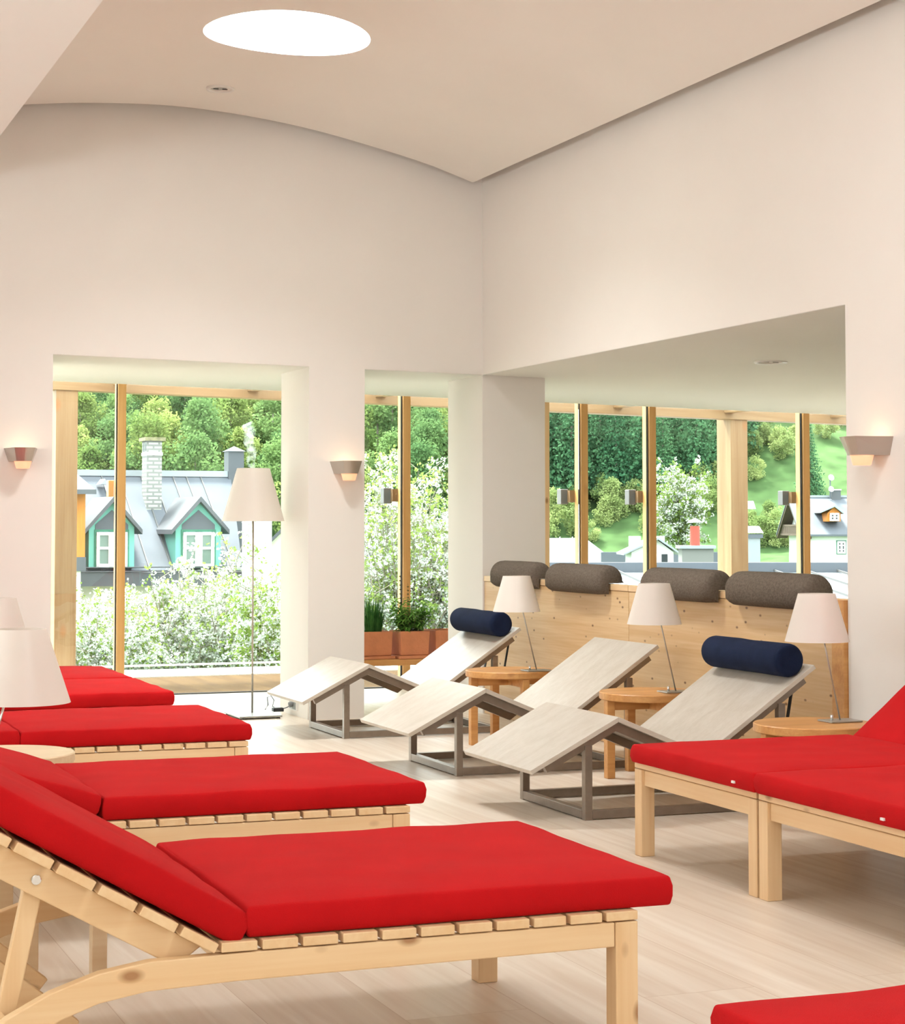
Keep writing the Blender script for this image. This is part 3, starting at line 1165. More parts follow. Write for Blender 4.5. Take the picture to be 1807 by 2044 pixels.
table_lamp('white table lamp on the farthest round table, leaning before the navy bolster', 4.371, 10.02, -0.12, 0.0)
table_lamp('white table lamp in the middle of the pine panel, on the second round table', 4.45, 8.50, -0.115, 0.0)
table_lamp('white table lamp at the right end of the pine panel, beside the right wall', 4.425, 6.99, -0.107, 0.0)
table_lamp('large white table lamp in front at the left edge, shade before the red loungers', 0.685, 5.375, 0.115, -0.055, zb=0.338, rb=0.137, rt=0.071, stem_r=0.0035, stem_mat='chrome')
table_lamp('white table lamp at the left edge, half hidden behind the large shade', 0.86, 7.17, 0.13, 0.0, zb=0.355, rt=0.073)

# floor lamp in the left opening
t = thing('floor_lamp', 'tall white floor lamp standing in the left window opening', 'floor lamp', (3.335, 12.2, 0))
MB().box(-0.15, 0.13, -0.2, 0.2, 0.008, 0.020).build('base_plate', M['plate'], t, bevel=0.003)
mb = MB()
for fx, fy in ((-0.13, -0.18), (0.11, -0.18), (-0.13, 0.18), (0.11, 0.18)):
    mb.lathe([(0.012, 0.0), (0.012, 0.009)], fx, fy, 12)
mb.build('rubber_feet', M['dark'], t)
MB().tube([(0, 0.05, 0.02), (0, 0.05, 1.50)], 0.0065, 12).build('pole', M['satin'], t, smooth=True)
shade_part('lamp_shade', 0.204, 0.107, 0.344, 1.258, M['shade'], t, 0, 0.05)
mb = MB()
for k in range(3):
    a = 2 * PI * k / 3
    mb.tube([(0, 0.05, 1.50), (0.13 * math.cos(a), 0.05 + 0.13 * math.sin(a), 1.50)], 0.002, 6)
mb.lathe([(0.017, 1.42), (0.017, 1.51)], 0, 0.05, 16)
mb.build('bulb_holder', M['white'], t)
pts = [(0.10, 0.1, 0.03), (0.12, 0.1, 0.06), (0.115, 0.1, 0.11), (0.14, 0.1, 0.12), (0.16, 0.1, 0.09), (0.15, 0.1, 0.05), (0.18, 0.05, 0.03), (0.22, 0.0, 0.05), (0.243, -0.05, 0.075)]
MB().tube(pts, 0.0035, 8).build('cable', M['cable'], t, smooth=True)
MB().box(0.135, 0.205, 0.02, 0.07, 0.021, 0.046).build('transformer', M['dark'], t, bevel=0.004)
MB().tube([(0.2425, -0.05, 0.076), (0.2175, -0.05, 0.070)], 0.017, 14).build('plug', M['cable'], t)

t = thing('wall_socket', 'white double wall socket on the pillar side above the floor', 'socket', (3.59, 12.13, 0.07))
MB().box(-0.012, 0.0, -0.06, 0.10, -0.035, 0.045).build('plate', M['white'], t, bevel=0.002)
MB().box(-0.015, -0.012, -0.05, 0.015, -0.026, 0.036).build('insert', M['plate'], t)
MB().box(-0.015, -0.012, 0.028, 0.09, -0.026, 0.036).build('insert', M['plate'], t)


def sconce(label, loc, rz):
    """local: wall plane y=0, sticks out to -y"""
    t = thing('wall_sconce', label, 'wall sconce', loc, rz, 'angular metal wall sconces')
    bt = [(-0.1, 0.0), (0.1, 0.0), (0.062, -0.17), (-0.062, -0.17)]
    bb = [(-0.072, 0.0), (0.072, 0.0), (0.045, -0.14), (-0.045, -0.14)]
    mb = MB()

    def ring(p, z, k=1.0):
        cy = -0.08
        return [mb.bm.verts.new((x * k, (cy + (y - cy) * k), z)) for x, y in p]

    def roundfront(p):
        a, b, c, d = p
        out = [a, b]
        for k in range(9):
            s = k / 8
            x = c[0] + (d[0] - c[0]) * s
            y = c[1] - 0.014 * math.sin(PI * s)
            out.append((x, y))
        return out
    o1 = ring(roundfront(bb), -0.04)
    o2 = ring(roundfront(bt), 0.04)
    i2 = ring(roundfront(bt), 0.04, 0.94)
    i1 = ring(roundfront(bb), -0.03, 0.90)
    n = len(o1)
    for a, b in ((o1, o2), (o2, i2), (i2, i1)):
        for k in range(n):
            mb.bm.faces.new([a[k], a[(k + 1) % n], b[(k + 1) % n], b[k]])
    mb.bm.faces.new(o1[::-1])
    mb.bm.faces.new(i1)
    mb.build('housing', M['satin'], t)
    mb = MB()
    mb.lathe([(0.052, -0.040), (0.050, -0.046), (0.040, -0.082), (0.036, -0.084)], 0, -0.095, 28)
    mb.build('glass_cup', M['candle'], t, smooth=True)
    c = math.cos(rz)
    s = math.sin(rz)
    px, py = loc[0] - s * -0.085, loc[1] + c * -0.085
    pl = lamp('sconce_bulb', 'POINT', (0, -0.085, 0.02), 0.32, (1.0, 0.62, 0.36))
    pl.data.shadow_soft_size = 0.03
    pl.parent = t
    return t


sconce('angular metal wall sconce left of the left window opening', (1.775, WY, 1.655), 0)
sconce('angular metal wall sconce on the pillar between the two window openings', (3.83, WY, 1.60), 0)
sconce('angular metal wall sconce on the right wall beside the wide opening', (WX, 7.215, 1.575), -PI / 2)


def spot(label, x, y, z, tilt=0.0, r=0.085):
    t = thing('recessed_spotlight', label, 'spotlight', (x, y, z))
    t.rotation_euler = (0, tilt, 0)
    mb = MB()
    mb.lathe([(r * 0.72, 0.008), (r * 0.76, -0.004), (r * 0.97, -0.006), (r, 0.0), (r, 0.008)], 0, 0, 40, False, False)
    mb.build('ring', M['white'], t, smooth=True)
    mb = MB()
    mb.lathe([(r * 0.72, 0.006), (r * 0.4, 0.004), (0.004, 0.003)], 0, 0, 40, False, True)
    mb.build('lens', M['plate'], t, smooth=True)
    mb = MB()
    mb.box(-r * 0.5, -r * 0.14, -0.004, 0.004, -0.001, 0.002)
    mb.box(r * 0.14, r * 0.5, -0.004, 0.004, -0.001, 0.002)
    mb.build('slot', M['gasket'], t)
    return t


spot('round recessed spotlight in the vaulted ceiling below the skylight', 2.823, 11.15, zvault(2.823) - 0.006)
spot('round recessed spotlight in the soffit above the wide opening', 5.92, 10.07, zsof(5.92) - 0.004, r=0.10)

# ---------------------------------------------------------------- bench with potted plants
t = thing('low_bench', 'low wooden bench carrying clay pots in the narrow window opening', 'bench', (4.75, 13.1, 0))
MB().box(-0.62, 0.85, -0.09, 0.27, 0.238, 0.283).build('bench_top', M['table'], t, bevel=0.004)
for x in (-0.52, 0.72):
    for y in (-0.05, 0.19):
        MB().box(x, x + 0.05, y, y + 0.05, 0, 0.237).build('leg', M['table'], t, bevel=0.003)


def pot(label, x, y, w=0.225, h=0.195, rz=0.05):
    t = thing('terracotta_pot', label, 'plant pot', (x, y, 0.284), rz, 'square clay pots on the bench')
    s = w / 2
    mb = MB()
    mb.box(-s * 1.12, s * 1.12, -s * 1.12, s * 1.12, 0.0, 0.022)
    mb.build('saucer', M['terracotta'], t, bevel=0.004)
    mb = MB()
    lo_ = [(-s * .93, -s * .93), (s * .93, -s * .93), (s * .93, s * .93), (-s * .93, s * .93)]

    def rg(k, z):
        return [mb.bm.verts.new((p[0] * k, p[1] * k, z)) for p in lo_]
    r0, r1, r2, r3 = rg(1, 0.023), rg(1.075, h), rg(0.94, h), rg(0.94, h - 0.03)
    for a, b in ((r0, r1), (r1, r2), (r2, r3)):
        for k in range(4):
            mb.bm.faces.new([a[k], a[(k + 1) % 4], b[(k + 1) % 4], b[k]])
    mb.bm.faces.new(r0[::-1])
    mb.bm.faces.new(r3)
    mb.build('pot_body', M['terracotta'], t, bevel=0.006, seg=3)
    MB().box(-s * .82, s * .82, -s * .82, s * .82, h - 0.032, h - 0.024).build('soil', M['soil'], t)
    return t


M['grassleaf'] = leafy('tall_grass_leaf', (50, 92, 44), (96, 142, 76), 0.3, 20)
M['herbleaf'] = leafy('herb_leaf', (104, 156, 70), (170, 208, 112), 0.35, 12)
M['stalk'] = leafy('dry_stalk', (96, 98, 70), (130, 126, 90), 0.2, 12)
P1 = (4.462, 13.15)
P2 = (4.735, 13.13)
P3 = (5.012, 13.17)
pot('square clay pot holding dark grass, half behind the pillar', *P1)
pot('square clay pot with a bushy leafy plant, middle of the bench', *P2)
pot('square clay pot at the right, its plant gone, next to the chaise back', *P3)


def blade(mb, p, d, L, w, droop, segs=4):
    p = Vector(p)
    d = Vector(d).normalized()
    side = d.cross(Vector((0, 0, 1)))
    if side.length < 1e-3:
        side = Vector((1, 0, 0))
    side.normalize()
    prev = None
    for k in range(segs + 1):
        t_ = k / segs
        c = p + d * (L * t_) + Vector((0, 0, -droop * L * t_ * t_))
        ww = w * (1 - t_ ** 2) + 0.0004
        a, b = mb.bm.verts.new(c - side * ww), mb.bm.verts.new(c + side * ww)
        if prev:
            mb.bm.faces.new([prev[0], prev[1], b, a])
        prev = (a, b)


rnd = random.Random(7)
t = thing('potted_grass', 'dark upright grass growing in the left clay pot', 'plant', (P1[0], P1[1], 0.284 + 0.172))
mb = MB()
for k in range(420):
    a, r = rnd.uniform(0, 2 * PI), 0.065 * math.sqrt(rnd.random())
    sp = rnd.uniform(0.02, 0.32)
    blade(mb, (r * math.cos(a), r * math.sin(a), 0), (sp * math.cos(a), sp * math.sin(a), 1), rnd.uniform(0.16, 0.30), 0.0022, rnd.uniform(0, 0.25))
mb.build('blades', M['grassleaf'], t, fix=False)
t = thing('potted_herb', 'bushy green leafy plant with thin tall stalks in the middle clay pot', 'plant', (P2[0], P2[1], 0.284 + 0.172))
mb = MB()
mb2 = MB()
for k in range(85):
    a = rnd.uniform(0, 2 * PI)
    r = 0.07 * math.sqrt(rnd.random())
    L = rnd.uniform(0.10, 0.26)
    sp_ = rnd.uniform(0.05, 0.8)
    d = Vector((math.cos(a) * sp_, math.sin(a) * sp_, 1)).normalized()
    p0 = Vector((r * math.cos(a), r * math.sin(a), 0))
    mb2.tube([p0, p0 + d * L], 0.002, 5, 0.001)
    for j in range(9):
        f = 0.3 + 0.7 * j / 8
        q = p0 + d * (L * f)
        b = rnd.uniform(0, 2 * PI)
        blade(mb, q, (math.cos(b), math.sin(b), rnd.uniform(0.0, 0.7)), rnd.uniform(0.05, 0.11), rnd.uniform(0.007, 0.013), rnd.uniform(0.2, 0.7), 3)
mb.build('leaves', M['herbleaf'], t, fix=False)
for (dx, dy, hh) in ((-0.10, 0.03, 0.40), (-0.05, 0.05, 0.44), (-0.01, 0.0, 0.36), (0.05, 0.04, 0.40), (0.09, 0.02, 0.42), (0.02, -0.03, 0.36)):
    mb2.tube([(dx * 0.5, dy, 0), (dx, dy, hh * 0.6), (dx * 1.15, dy, hh)], 0.0016, 5, 0.0008)
    for j in range(7):
        z = hh * (0.5 + 0.5 * j / 7)
        mb2.lathe([(0.001, z - 0.005), (0.010, z), (0.001, z + 0.005)], dx * (1 + 0.1 * j / 7), dy, 7)
mb2.build('stalks', M['stalk'], t)
o = MB().box(-0.012, 0.012, -0.05, 0.05, -0.035, 0.035).build('cable_outlet', M['white'], loc=(WX - 0.002, 8.93, 0.09), bevel=0.003)
tag(o, 'small white cable outlet low on the pine panel behind the second table', 'socket', 'outlets on the pine panel')
o = MB().box(-0.012, 0.012, -0.05, 0.05, -0.035, 0.035).build('cable_outlet', M['white'], loc=(WX - 0.002, 10.98, 0.09), bevel=0.003)
tag(o, 'small white cable outlet low on the pine panel behind the farthest table', 'socket', 'outlets on the pine panel')

#@@OUTSIDE
# ================================================================ outside: village, trees, hillside
AX_R = Vector((math.cos(YAW), -math.sin(YAW), 0))       # towards the right of the valley view
AX_F = Vector((math.sin(YAW), math.cos(YAW), 0))        # away from the house


def V(a, D, z):
    return AX_R * a + AX_F * D + Vector((0, 0, z))


def lat(x, D):
    return (x - CX) * D / F_PX


def hgt(y, D):
    return CAM_H + (HORIZON - y) * D / F_PX


VROT = -YAW      # objects built in the valley frame are turned by this angle


def vthing(name, label, cat, a, D, z, group=None, rz=0.0):
    return thing(name, label, cat, V(a, D, z), VROT + rz, group)


def hill_z(a, D):
    """valley floor, then the slope"""
    k = max(0.0, D - 150.0)
    z = -2.2 if D < 140 else -2.2 + 1.2 * min(1, (D - 140) / 10)
    z += 0.45 * k
    z += 0.9 * mnoise.noise(Vector((a * 0.03, D * 0.03, 1.7))) + 0.25 * mnoise.noise(Vector((a * 0.15, D * 0.15, 4.1)))
    return z


M['meadow'] = plain('spring_meadow', (62, 84, 50), 0.95, spec=0.05, noise=0.34, nscale=0.6, bump=0.8, bscale=1.2)
M['yard'] = plain('garden_ground', (112, 140, 84), 0.95, spec=0.05, noise=0.2, nscale=0.3)
bm = bmesh.new()
rows = []
Ds = [17, 30, 60, 90, 120, 140] + [142 + 2 * k for k in range(60)]
As = [-90 + 3 * k for k in range(66)]
for D in Ds:
    rows.append([bm.verts.new(V(a, D, -4.5 if D < 61 else (-3.5 if D < 121 else hill_z(a, D)))) for a in As])
for r0, r1 in zip(rows, rows[1:]):
    for i in range(len(As) - 1):
        bm.faces.new([r0[i], r0[i + 1], r1[i + 1], r1[i]])
mb = MB()
mb.bm.free()
mb.bm = bm
struct(mb.build('hillside', M['meadow'], smooth=True), 'green meadow slope rising behind the village')

# ---- foliage meshes


def leaf_card(bm, c, s, rnd, up=0.0):
    n = Vector((rnd.gauss(0, 1), rnd.gauss(0, 1), rnd.gauss(0, 1) + up)).normalized()
    t = n.cross(Vector((rnd.gauss(0, 1), rnd.gauss(0, 1), rnd.gauss(0, 1)))).normalized()
    u = n.cross(t)
    a = s * rnd.uniform(0.7, 1.3)
    b = a * rnd.uniform(0.5, 0.9)
    bm.faces.new([bm.verts.new(c + t * a), bm.verts.new(c + u * b), bm.verts.new(c - t * a), bm.verts.new(c - u * b)])


def crown_mesh(name, seed, w, h, n, leaf, mat, clumps=24, base=0.25):
    rnd = random.Random(seed)
    bm = bmesh.new()
    cl = []
    for k in range(clumps):
        z = h * (base + (1 - base) * rnd.random())
        f = (z / h - base) / (1 - base)
        rad = w / 2 * (math.sin(PI * min(1, 0.18 + 0.8 * f)) ** 0.7)
        a = rnd.uniform(0, 2 * PI)
        r = rad * math.sqrt(rnd.random()) * 0.8
        cl.append((Vector((r * math.cos(a), r * math.sin(a), z)), w * rnd.uniform(0.13, 0.22)))
    for k in range(n):
        c, r = rnd.choice(cl)
        d = Vector((rnd.gauss(0, 1), rnd.gauss(0, 1), rnd.gauss(0, 0.75))).normalized() * r * rnd.random() ** 0.35
        leaf_card(bm, c + d, leaf, rnd, 0.4)
    me = bpy.data.meshes.new(name)
    bm.to_mesh(me)
    bm.free()
    me.materials.append(mat)
    return me


def conifer_mesh(name, seed, w, h, mat, levels=20):
    rnd = random.Random(seed)
    bm = bmesh.new()
    for l in range(levels):
        f = l / (levels - 1)
        z = h * (0.14 + 0.86 * f)
        R = w / 2 * (1 - f) ** 0.85 + 0.06
        nb = max(5, int(13 * (1 - f) + 5))
        for k in range(nb):
            a = 2 * PI * (k + rnd.random()) / nb
            L = R * rnd.uniform(0.75, 1.1)
            d = Vector((math.cos(a), math.sin(a), -0.30 - 0.2 * rnd.random()))
            for j in range(5):
                q = (j + 0.7) / 5
                c = Vector((0, 0, z)) + d * (L * q) + Vector((0, 0, 0.10 * L * q * q))
                for m_ in range(4):
                    leaf_card(bm, c + Vector((rnd.gauss(0, .12), rnd.gauss(0, .12), rnd.gauss(-0.08, .08))), 0.145 * (0.6 + 0.5 * (1 - f)), rnd, 0.2)
    me = bpy.data.meshes.new(name)
    bm.to_mesh(me)
    bm.free()
    me.materials.append(mat)
    return me


def trunk_mesh(name, r, h, mat):
    mb = MB()
    mb.tube([(0, 0, -0.6), (0.04, 0.02, h * 0.5), (0, 0, h)], r, 7, r * 0.3)
    me = bpy.data.meshes.new(name)
    bmesh.ops.recalc_face_normals(mb.bm, faces=mb.bm.faces[:])
    mb.bm.to_mesh(me)
    mb.bm.free()
    me.materials.append(mat)
    return me


M['bark'] = plain('grey_bark', (132, 124, 112), 0.95, noise=0.2, nscale=6)
M['spruce'] = leafy('spruce_needles', (52, 90, 65), (88, 125, 88), 0.2, 0.5)
M['broad'] = leafy('broadleaf_fresh', (89, 113, 61), (143, 156, 93), 0.35, 0.35)
M['broad2'] = leafy('broadleaf_mid', (72, 102, 66), (111, 136, 84), 0.35, 0.35)
M['bush'] = leafy('bush_olive', (105, 125, 75), (157, 168, 111), 0.35, 0.5)
M['bl_leaf'] = leafy('blossom_tree_leaf', (83, 107, 43), (129, 148, 78), 0.45, 2.0)
M['bl_flower'] = plain('white_blossom', (182, 186, 176), 0.9, noise=0.02)
M['twig'] = plain('dark_twig', (120, 112, 98), 0.9)

conif = [conifer_mesh('spruce_foliage', 10 + k, 4.6, 11.5, M['spruce'], 24) for k in range(3)]
con_tr = trunk_mesh('spruce_trunk', 0.16, 10.5, M['bark'])
crowns = [crown_mesh('tree_crown', 30 + k, 6.2, 7.5, 7000, 0.125, (M['broad'], M['broad2'], M['broad'], M['broad2'])[k], 30, 0.12) for k in range(4)]
cr_tr = trunk_mesh('tree_trunk', 0.15, 6.0, M['bark'])
bushes = [crown_mesh('bush_foliage', 60 + k, 3.6, 2.8, 2600, 0.095, M['bush'], 16, 0.05) for k in range(3)]


def place(kind, x, D, scale, k, label, cat, group=None, zoff=0.0):
    a = lat(x, D)
    z = hill_z(a, D) + zoff if D > 121 else zoff
    t = vthing(kind[0], label, cat, a, D, z, group, rz=(k * 1.7) % 6.28)
    t.scale = (scale, scale, scale * (0.92 + 0.16 * ((k * 37) % 10) / 10))
    for nm, me in kind[1:]:
        o = bpy.data.objects.new(nm, me)
        COL.objects.link(o)
        o.parent = t
    return t


rnd = random.Random(21)
# spruce wood above the meadow, seen through the right opening
cnt = 0
for row, (D, x0, x1, step) in enumerate(((160.5, 1096, 1400, 47), (164, 1070, 1425, 50), (168, 1085, 1470, 47), (173, 1060, 1520, 52), (178, 1085, 1560, 54), (184, 1060, 1600, 60), (190, 1070, 1640, 64))):
    x = x0
    while x <= x1:
        cnt += 1
        place(('spruce_tree', ('foliage', conif[cnt % 3]), ('trunk', con_tr)), x + rnd.uniform(-13, 13), D + rnd.uniform(-1.5, 1.5), rnd.uniform(0.72, 1.1), cnt,
              'dark spruce in the wood behind the right window bays', 'tree', 'spruces of the wood above the meadow')
        x += step
place(('spruce_tree', ('foliage', conif[1]), ('trunk', con_tr)), 1618, 158, 0.62, 3, 'single dark spruce standing behind the white chalet', 'tree')
# broadleaf wood behind the left and narrow openings
cnt = 0
for row, (D, x0, x1, step) in enumerate(((152, 100, 930, 74), (157, 70, 950, 80), (163, 90, 960, 76), (170, 60, 960, 82), (177, 90, 960, 84), (185, 60, 980, 90), (193, 80, 980, 96))):
    x = x0
    while x <= x1:
        cnt += 1
        ci = cnt % 4 if x < 620 else (1 if cnt % 3 else 2)
        place(('broadleaf_tree', ('crown', crowns[ci]), ('trunk', cr_tr)), x + rnd.uniform(-22, 22), D + rnd.uniform(-2, 2), rnd.uniform(0.75, 1.1), cnt,
              'fresh green broadleaf tree of the wood on the slope', 'tree', 'broadleaf trees on the slope')
        x += step
# bushes and small trees on the meadow
cnt = 0
for (x, D, s) in ((1105, 156, 1.3), (1128, 154, 1.5), (1152, 158, 1.1), (1205, 158.5, 1.2), (1226, 157, 1.35), (1246, 158, 1.0), (1268, 157.5, 1.1), (1215, 155.5, 1.0), (1286, 157, 1.0), (1395, 160, 1.3),
                  (1440, 160, 1.3), (1412, 157, 1.3), (1500, 153.5, 0.8), (1530, 153.6, 1.0), (1548, 151.5, 1.2), (1520, 151, 1.1), (1560, 150.6, 0.9), (1510, 163, 0.9), (1560, 167, 1.3), (1590, 169, 1.0),
                  (1530, 170, 1.2), (1500, 168, 1.0), (1300, 154, 0.9), (1180, 153, 0.7), (1650, 171, 1.0), (1690, 174, 1.2)):
    cnt += 1
    place(('meadow_bush', ('foliage', bushes[cnt % 3]),), x, D, s * 0.72, cnt, 'olive green bush growing on the meadow slope', 'bush', 'bushes on the meadow')


def blossom_tree(label, a, D, z0, w, h, seed, n_limb, n_flower, n_leaf, fs, ls, spires=0.5):
    rnd = random.Random(seed)
    t = vthing('blossom_tree', label, 'tree', a, D, z0)
    wood_ = MB()
    th = h * 0.3
    wood_.tube([(0, 0, -0.5), (0.03 * w, 0, th * 0.5), (0, 0, th)], 0.035 * w * 0.6, 8, 0.02 * w)
    twigs = []
    for k in range(n_limb):
        an = 2 * PI * (k + rnd.random() * 0.8) / n_limb
        r = w / 2 * math.sqrt(rnd.uniform(0.15, 1.0))
        f = r / (w / 2)
        top = h * (0.45 + 0.5 * rnd.random() * (1 - 0.5 * f * f)) + 0.02
        p0 = Vector((0, 0, th * rnd.uniform(0.6, 1.0)))
        p3 = Vector((r * math.cos(an), r * math.sin(an), top))
        p1 = p0 + Vector((r * 0.45 * math.cos(an), r * 0.45 * math.sin(an), (top - th) * 0.25))
        p2 = p3 - Vector((r * 0.08 * math.cos(an), r * 0.08 * math.sin(an), (top - th) * 0.35))
        path = []
        for i in range(9):
            s = i / 8
            path.append(p0 * (1 - s) ** 3 + p1 * (3 * s * (1 - s) ** 2) + p2 * (3 * s * s * (1 - s)) + p3 * s ** 3)
        wood_.tube(path, 0.010 * w * 0.8, 5, 0.0015 * w)
        twigs.append((path, 1.0))
        for j in range(5):
            b = path[rnd.randint(2, 8)]
            d = Vector((rnd.gauss(0, 0.55), rnd.gauss(0, 0.55), rnd.uniform(-0.15, 1.0))).normalized()
            L = rnd.uniform(0.10, 0.24) * h
            tp = [b + d * (L * i / 4) + Vector((0, 0, 0.06 * L * i / 4)) for i in range(5)]
            wood_.tube(tp, 0.003 * w, 4, 0.001 * w)
            twigs.append((tp, 0.8))
    wood_.build('branches', M['twig'], t)
    fl, lf = bmesh.new(), bmesh.new()
    for k in range(n_flower):
        path, wt = rnd.choice(twigs)
        i = rnd.uniform(0.3, 1.0) ** 0.8 * (len(path) - 1)
        i0 = min(int(i), len(path) - 2)
        p = path[i0].lerp(path[i0 + 1], i - i0)
        p = p + Vector((rnd.gauss(0, 1), rnd.gauss(0, 1), rnd.gauss(0, 1))) * (0.010 * w + fs)
        for q in range(6):
            leaf_card(fl, p + Vector((rnd.gauss(0, 1), rnd.gauss(0, 1), rnd.gauss(0, 1))) * (fs * 0.9), fs, rnd, 0.5)
    for k in range(n_leaf):
        path, wt = rnd.choice(twigs)
        i = (1.0 - 0.8 * rnd.random() ** 2) * (len(path) - 1)
        i0 = min(int(i), len(path) - 2)
        p = path[i0].lerp(path[i0 + 1], i - i0)
        p = p + Vector((rnd.gauss(0, 1), rnd.gauss(0, 1), rnd.gauss(0, 1))) * (0.014 * w + ls)
        for q in range(3):
            leaf_card(lf, p + Vector((rnd.gauss(0, 1), rnd.gauss(0, 1), rnd.gauss(0, 1))) * (ls * 0.8), ls, rnd, 0.5)
    for nm, b, mt in (('blossoms', fl, M['bl_flower']), ('leaves', lf, M['bl_leaf'])):
        me = bpy.data.meshes.new(nm)
        b.to_mesh(me)
        b.free()
        me.materials.append(mt)
        o = bpy.data.objects.new(nm, me)
        COL.objects.link(o)
        o.parent = t
    return t


# near garden trees, outside the glass
D = 30.0
blossom_tree('white blossoming garden tree filling the lower middle of the left opening', lat(395, D), D, hgt(1480, D), 2.7, 3.2, 3, 78, 6400, 3600, 0.024, 0.026)
D = 28.0
blossom_tree('blossoming garden tree at the lower left of the left opening, beside the thick post', lat(195, D), D, hgt(1480, D), 1.8, 2.35, 4, 44, 3600, 2000, 0.023, 0.025)
D = 27.0
blossom_tree('greener blossoming garden tree at the pillar edge, behind the floor lamp pole', lat(560, D), D, hgt(1490, D), 1.4, 2.6, 5, 38, 2000, 2600, 0.022, 0.025)
D = 24.0
blossom_tree('tall blossoming tree filling the narrow opening behind the potted plants', lat(825, D), D, hgt(1480, D), 1.75, 3.85, 16, 96, 5200, 5600, 0.018, 0.021)
D = 110.0
blossom_tree('slender white blossoming tree on the meadow left of the red chimney pipe', lat(1355, D), D, hgt(1150, D), 2.5, 6.9, 9, 60, 2800, 3000, 0.065, 0.075)

# ---- the house with the two turquoise dormers
M['zinc'] = plain('weathered_grey_roof_sheet', (84, 89, 96), 0.8, 0.0, spec=0.2, noise=0.08, nscale=1.2)
M['zinc_d'] = plain('dark_roof_sheet', (71, 74, 79), 0.5, 0.2, noise=0.12, nscale=2)
M['zinc_l'] = plain('light_roof_sheet', (129, 136, 140), 0.4, 0.1, noise=0.05, nscale=1)
M['seam'] = plain('roof_seam', (80, 80, 80), 0.6)
M['turq'] = plain('turquoise_paint', (98, 162, 150), 0.7)
M['turq_d'] = plain('deep_turquoise_paint', (48, 112, 88), 0.7)
M['cream'] = plain('cream_render', (213, 211, 195), 0.9)
M['whiter'] = plain('white_render', (214, 214, 211), 0.9)
M['winwhite'] = plain('white_window_frame', (240, 240, 238), 0.6)
M['pane'] = plain('far_window_pane', (92, 112, 102), 0.15, spec=0.5)
M['pane_d'] = plain('far_dark_pane', (44, 50, 54), 0.2)
M['brickw'] = brick('whitewashed_brick', (164, 166, 160), (144, 146, 140), (112, 114, 110), 1.0, 0.34, 0.115)
M['brickn'] = brick('whitewashed_brick_fine', (164, 166, 160), (140, 142, 136), (106, 108, 104), 1.0, 0.11, 0.05)
M['slate'] = brick('grey_slate_roof', (110, 118, 126), (86, 94, 104), (50, 56, 62), 1.0, 0.5, 0.16)
M['orange'] = wood('orange_larch_boards', (190, 122, 50), (160, 92, 34), 'Z', 0.2, 1.0, 0.7)
M['brown'] = wood('dark_brown_timber', (84, 70, 58), (58, 48, 40), 'Y', 0.0, 1.0, 0.8)
M['redpipe'] = plain('red_clay_pipe', (150, 66, 52), 0.8)
M['moss'] = plain('mossy_stone', (116, 112, 84), 1.0, noise=0.3, nscale=8)


def lbox(mb, x0, x1, y0, y1, D0, D1, Dr, ox, oD, oz):
    """box whose front face at depth Dr spans the given view; local coordinates relative to (ox,oD,oz)"""
    mb.box(lat(x0, Dr) - ox, lat(x1, Dr) - ox, D0 - oD, D1 - oD, hgt(y1, Dr) - oz, hgt(y0, Dr) - oz)
    return mb


D0 = 55.0
TH = math.radians(22)
cT, sT = math.cos(TH), math.sin(TH)
ox, oz = lat(330, D0), -4.0
hs = vthing('dormer_house', 'grey roofed house with two turquoise dormers and a tall brick chimney', 'house', ox, D0, oz, rz=TH)


def HX(px, d):               # local x of a view column at local depth d
    k = (px - CX) / F_PX
    return (k * D0 + k * d * cT + d * sT - ox) / (cT - k * sT)


def HZ(py, px, d):           # local height of a view row there
    return hgt(py, D0 + HX(px, d) * sT + d * cT) - oz


RD = 3.6
ze, zr = HZ(1138, 330, 0), HZ(946, 330, RD)
xl, xr, xrr = HX(20, 0), HX(486, 0), HX(460, RD)
MB().box(xl + 0.3, xr - 0.25, 0.5, 6.6, 0, ze - 0.1).build('wall', M['cream'], hs)
mb = MB()
v = [mb.bm.verts.new(p) for p in ((xl, 0, ze), (xr, 0, ze), (xrr, RD, zr), (xl, RD, zr), (xl, 2 * RD, ze), (xr, 2 * RD, ze))]
for f in ((0, 1, 2, 3), (3, 2, 5, 4), (1, 5, 2), (0, 3, 4), (0, 4, 5, 1)):
    mb.bm.faces.new([v[q] for q in f])
mb.build('roof', M['zinc'], hs)
MB().box(xl, xrr + 0.1, RD - 0.15, RD + 0.15, zr - 0.08, zr + 0.10).build('ridge_cap', M['zinc_l'], hs)
mb = MB()
for px in (60, 110, 160, 205, 262, 300, 345, 372, 412, 440, 470):
    x = HX(px, 0)
    mb.bar((x, -0.01, ze + 0.02), (min(x - 0.12, xrr), RD, zr + 0.02), 0.03, 0.04)
mb.build('roof_seams', M['seam'], hs)
MB().box(xl, xr, -0.35, 0.05, ze - 0.42, ze - 0.05).build('eaves_board', M['zinc_d'], hs)
mb = MB()
for z in (0.12, 0.0):
    mb.tube([(xl, -0.42, ze + z - 0.02), (xr, -0.42, ze + z - 0.02)], 0.02, 6)
mb.build('snow_guard', M['zinc_d'], hs)
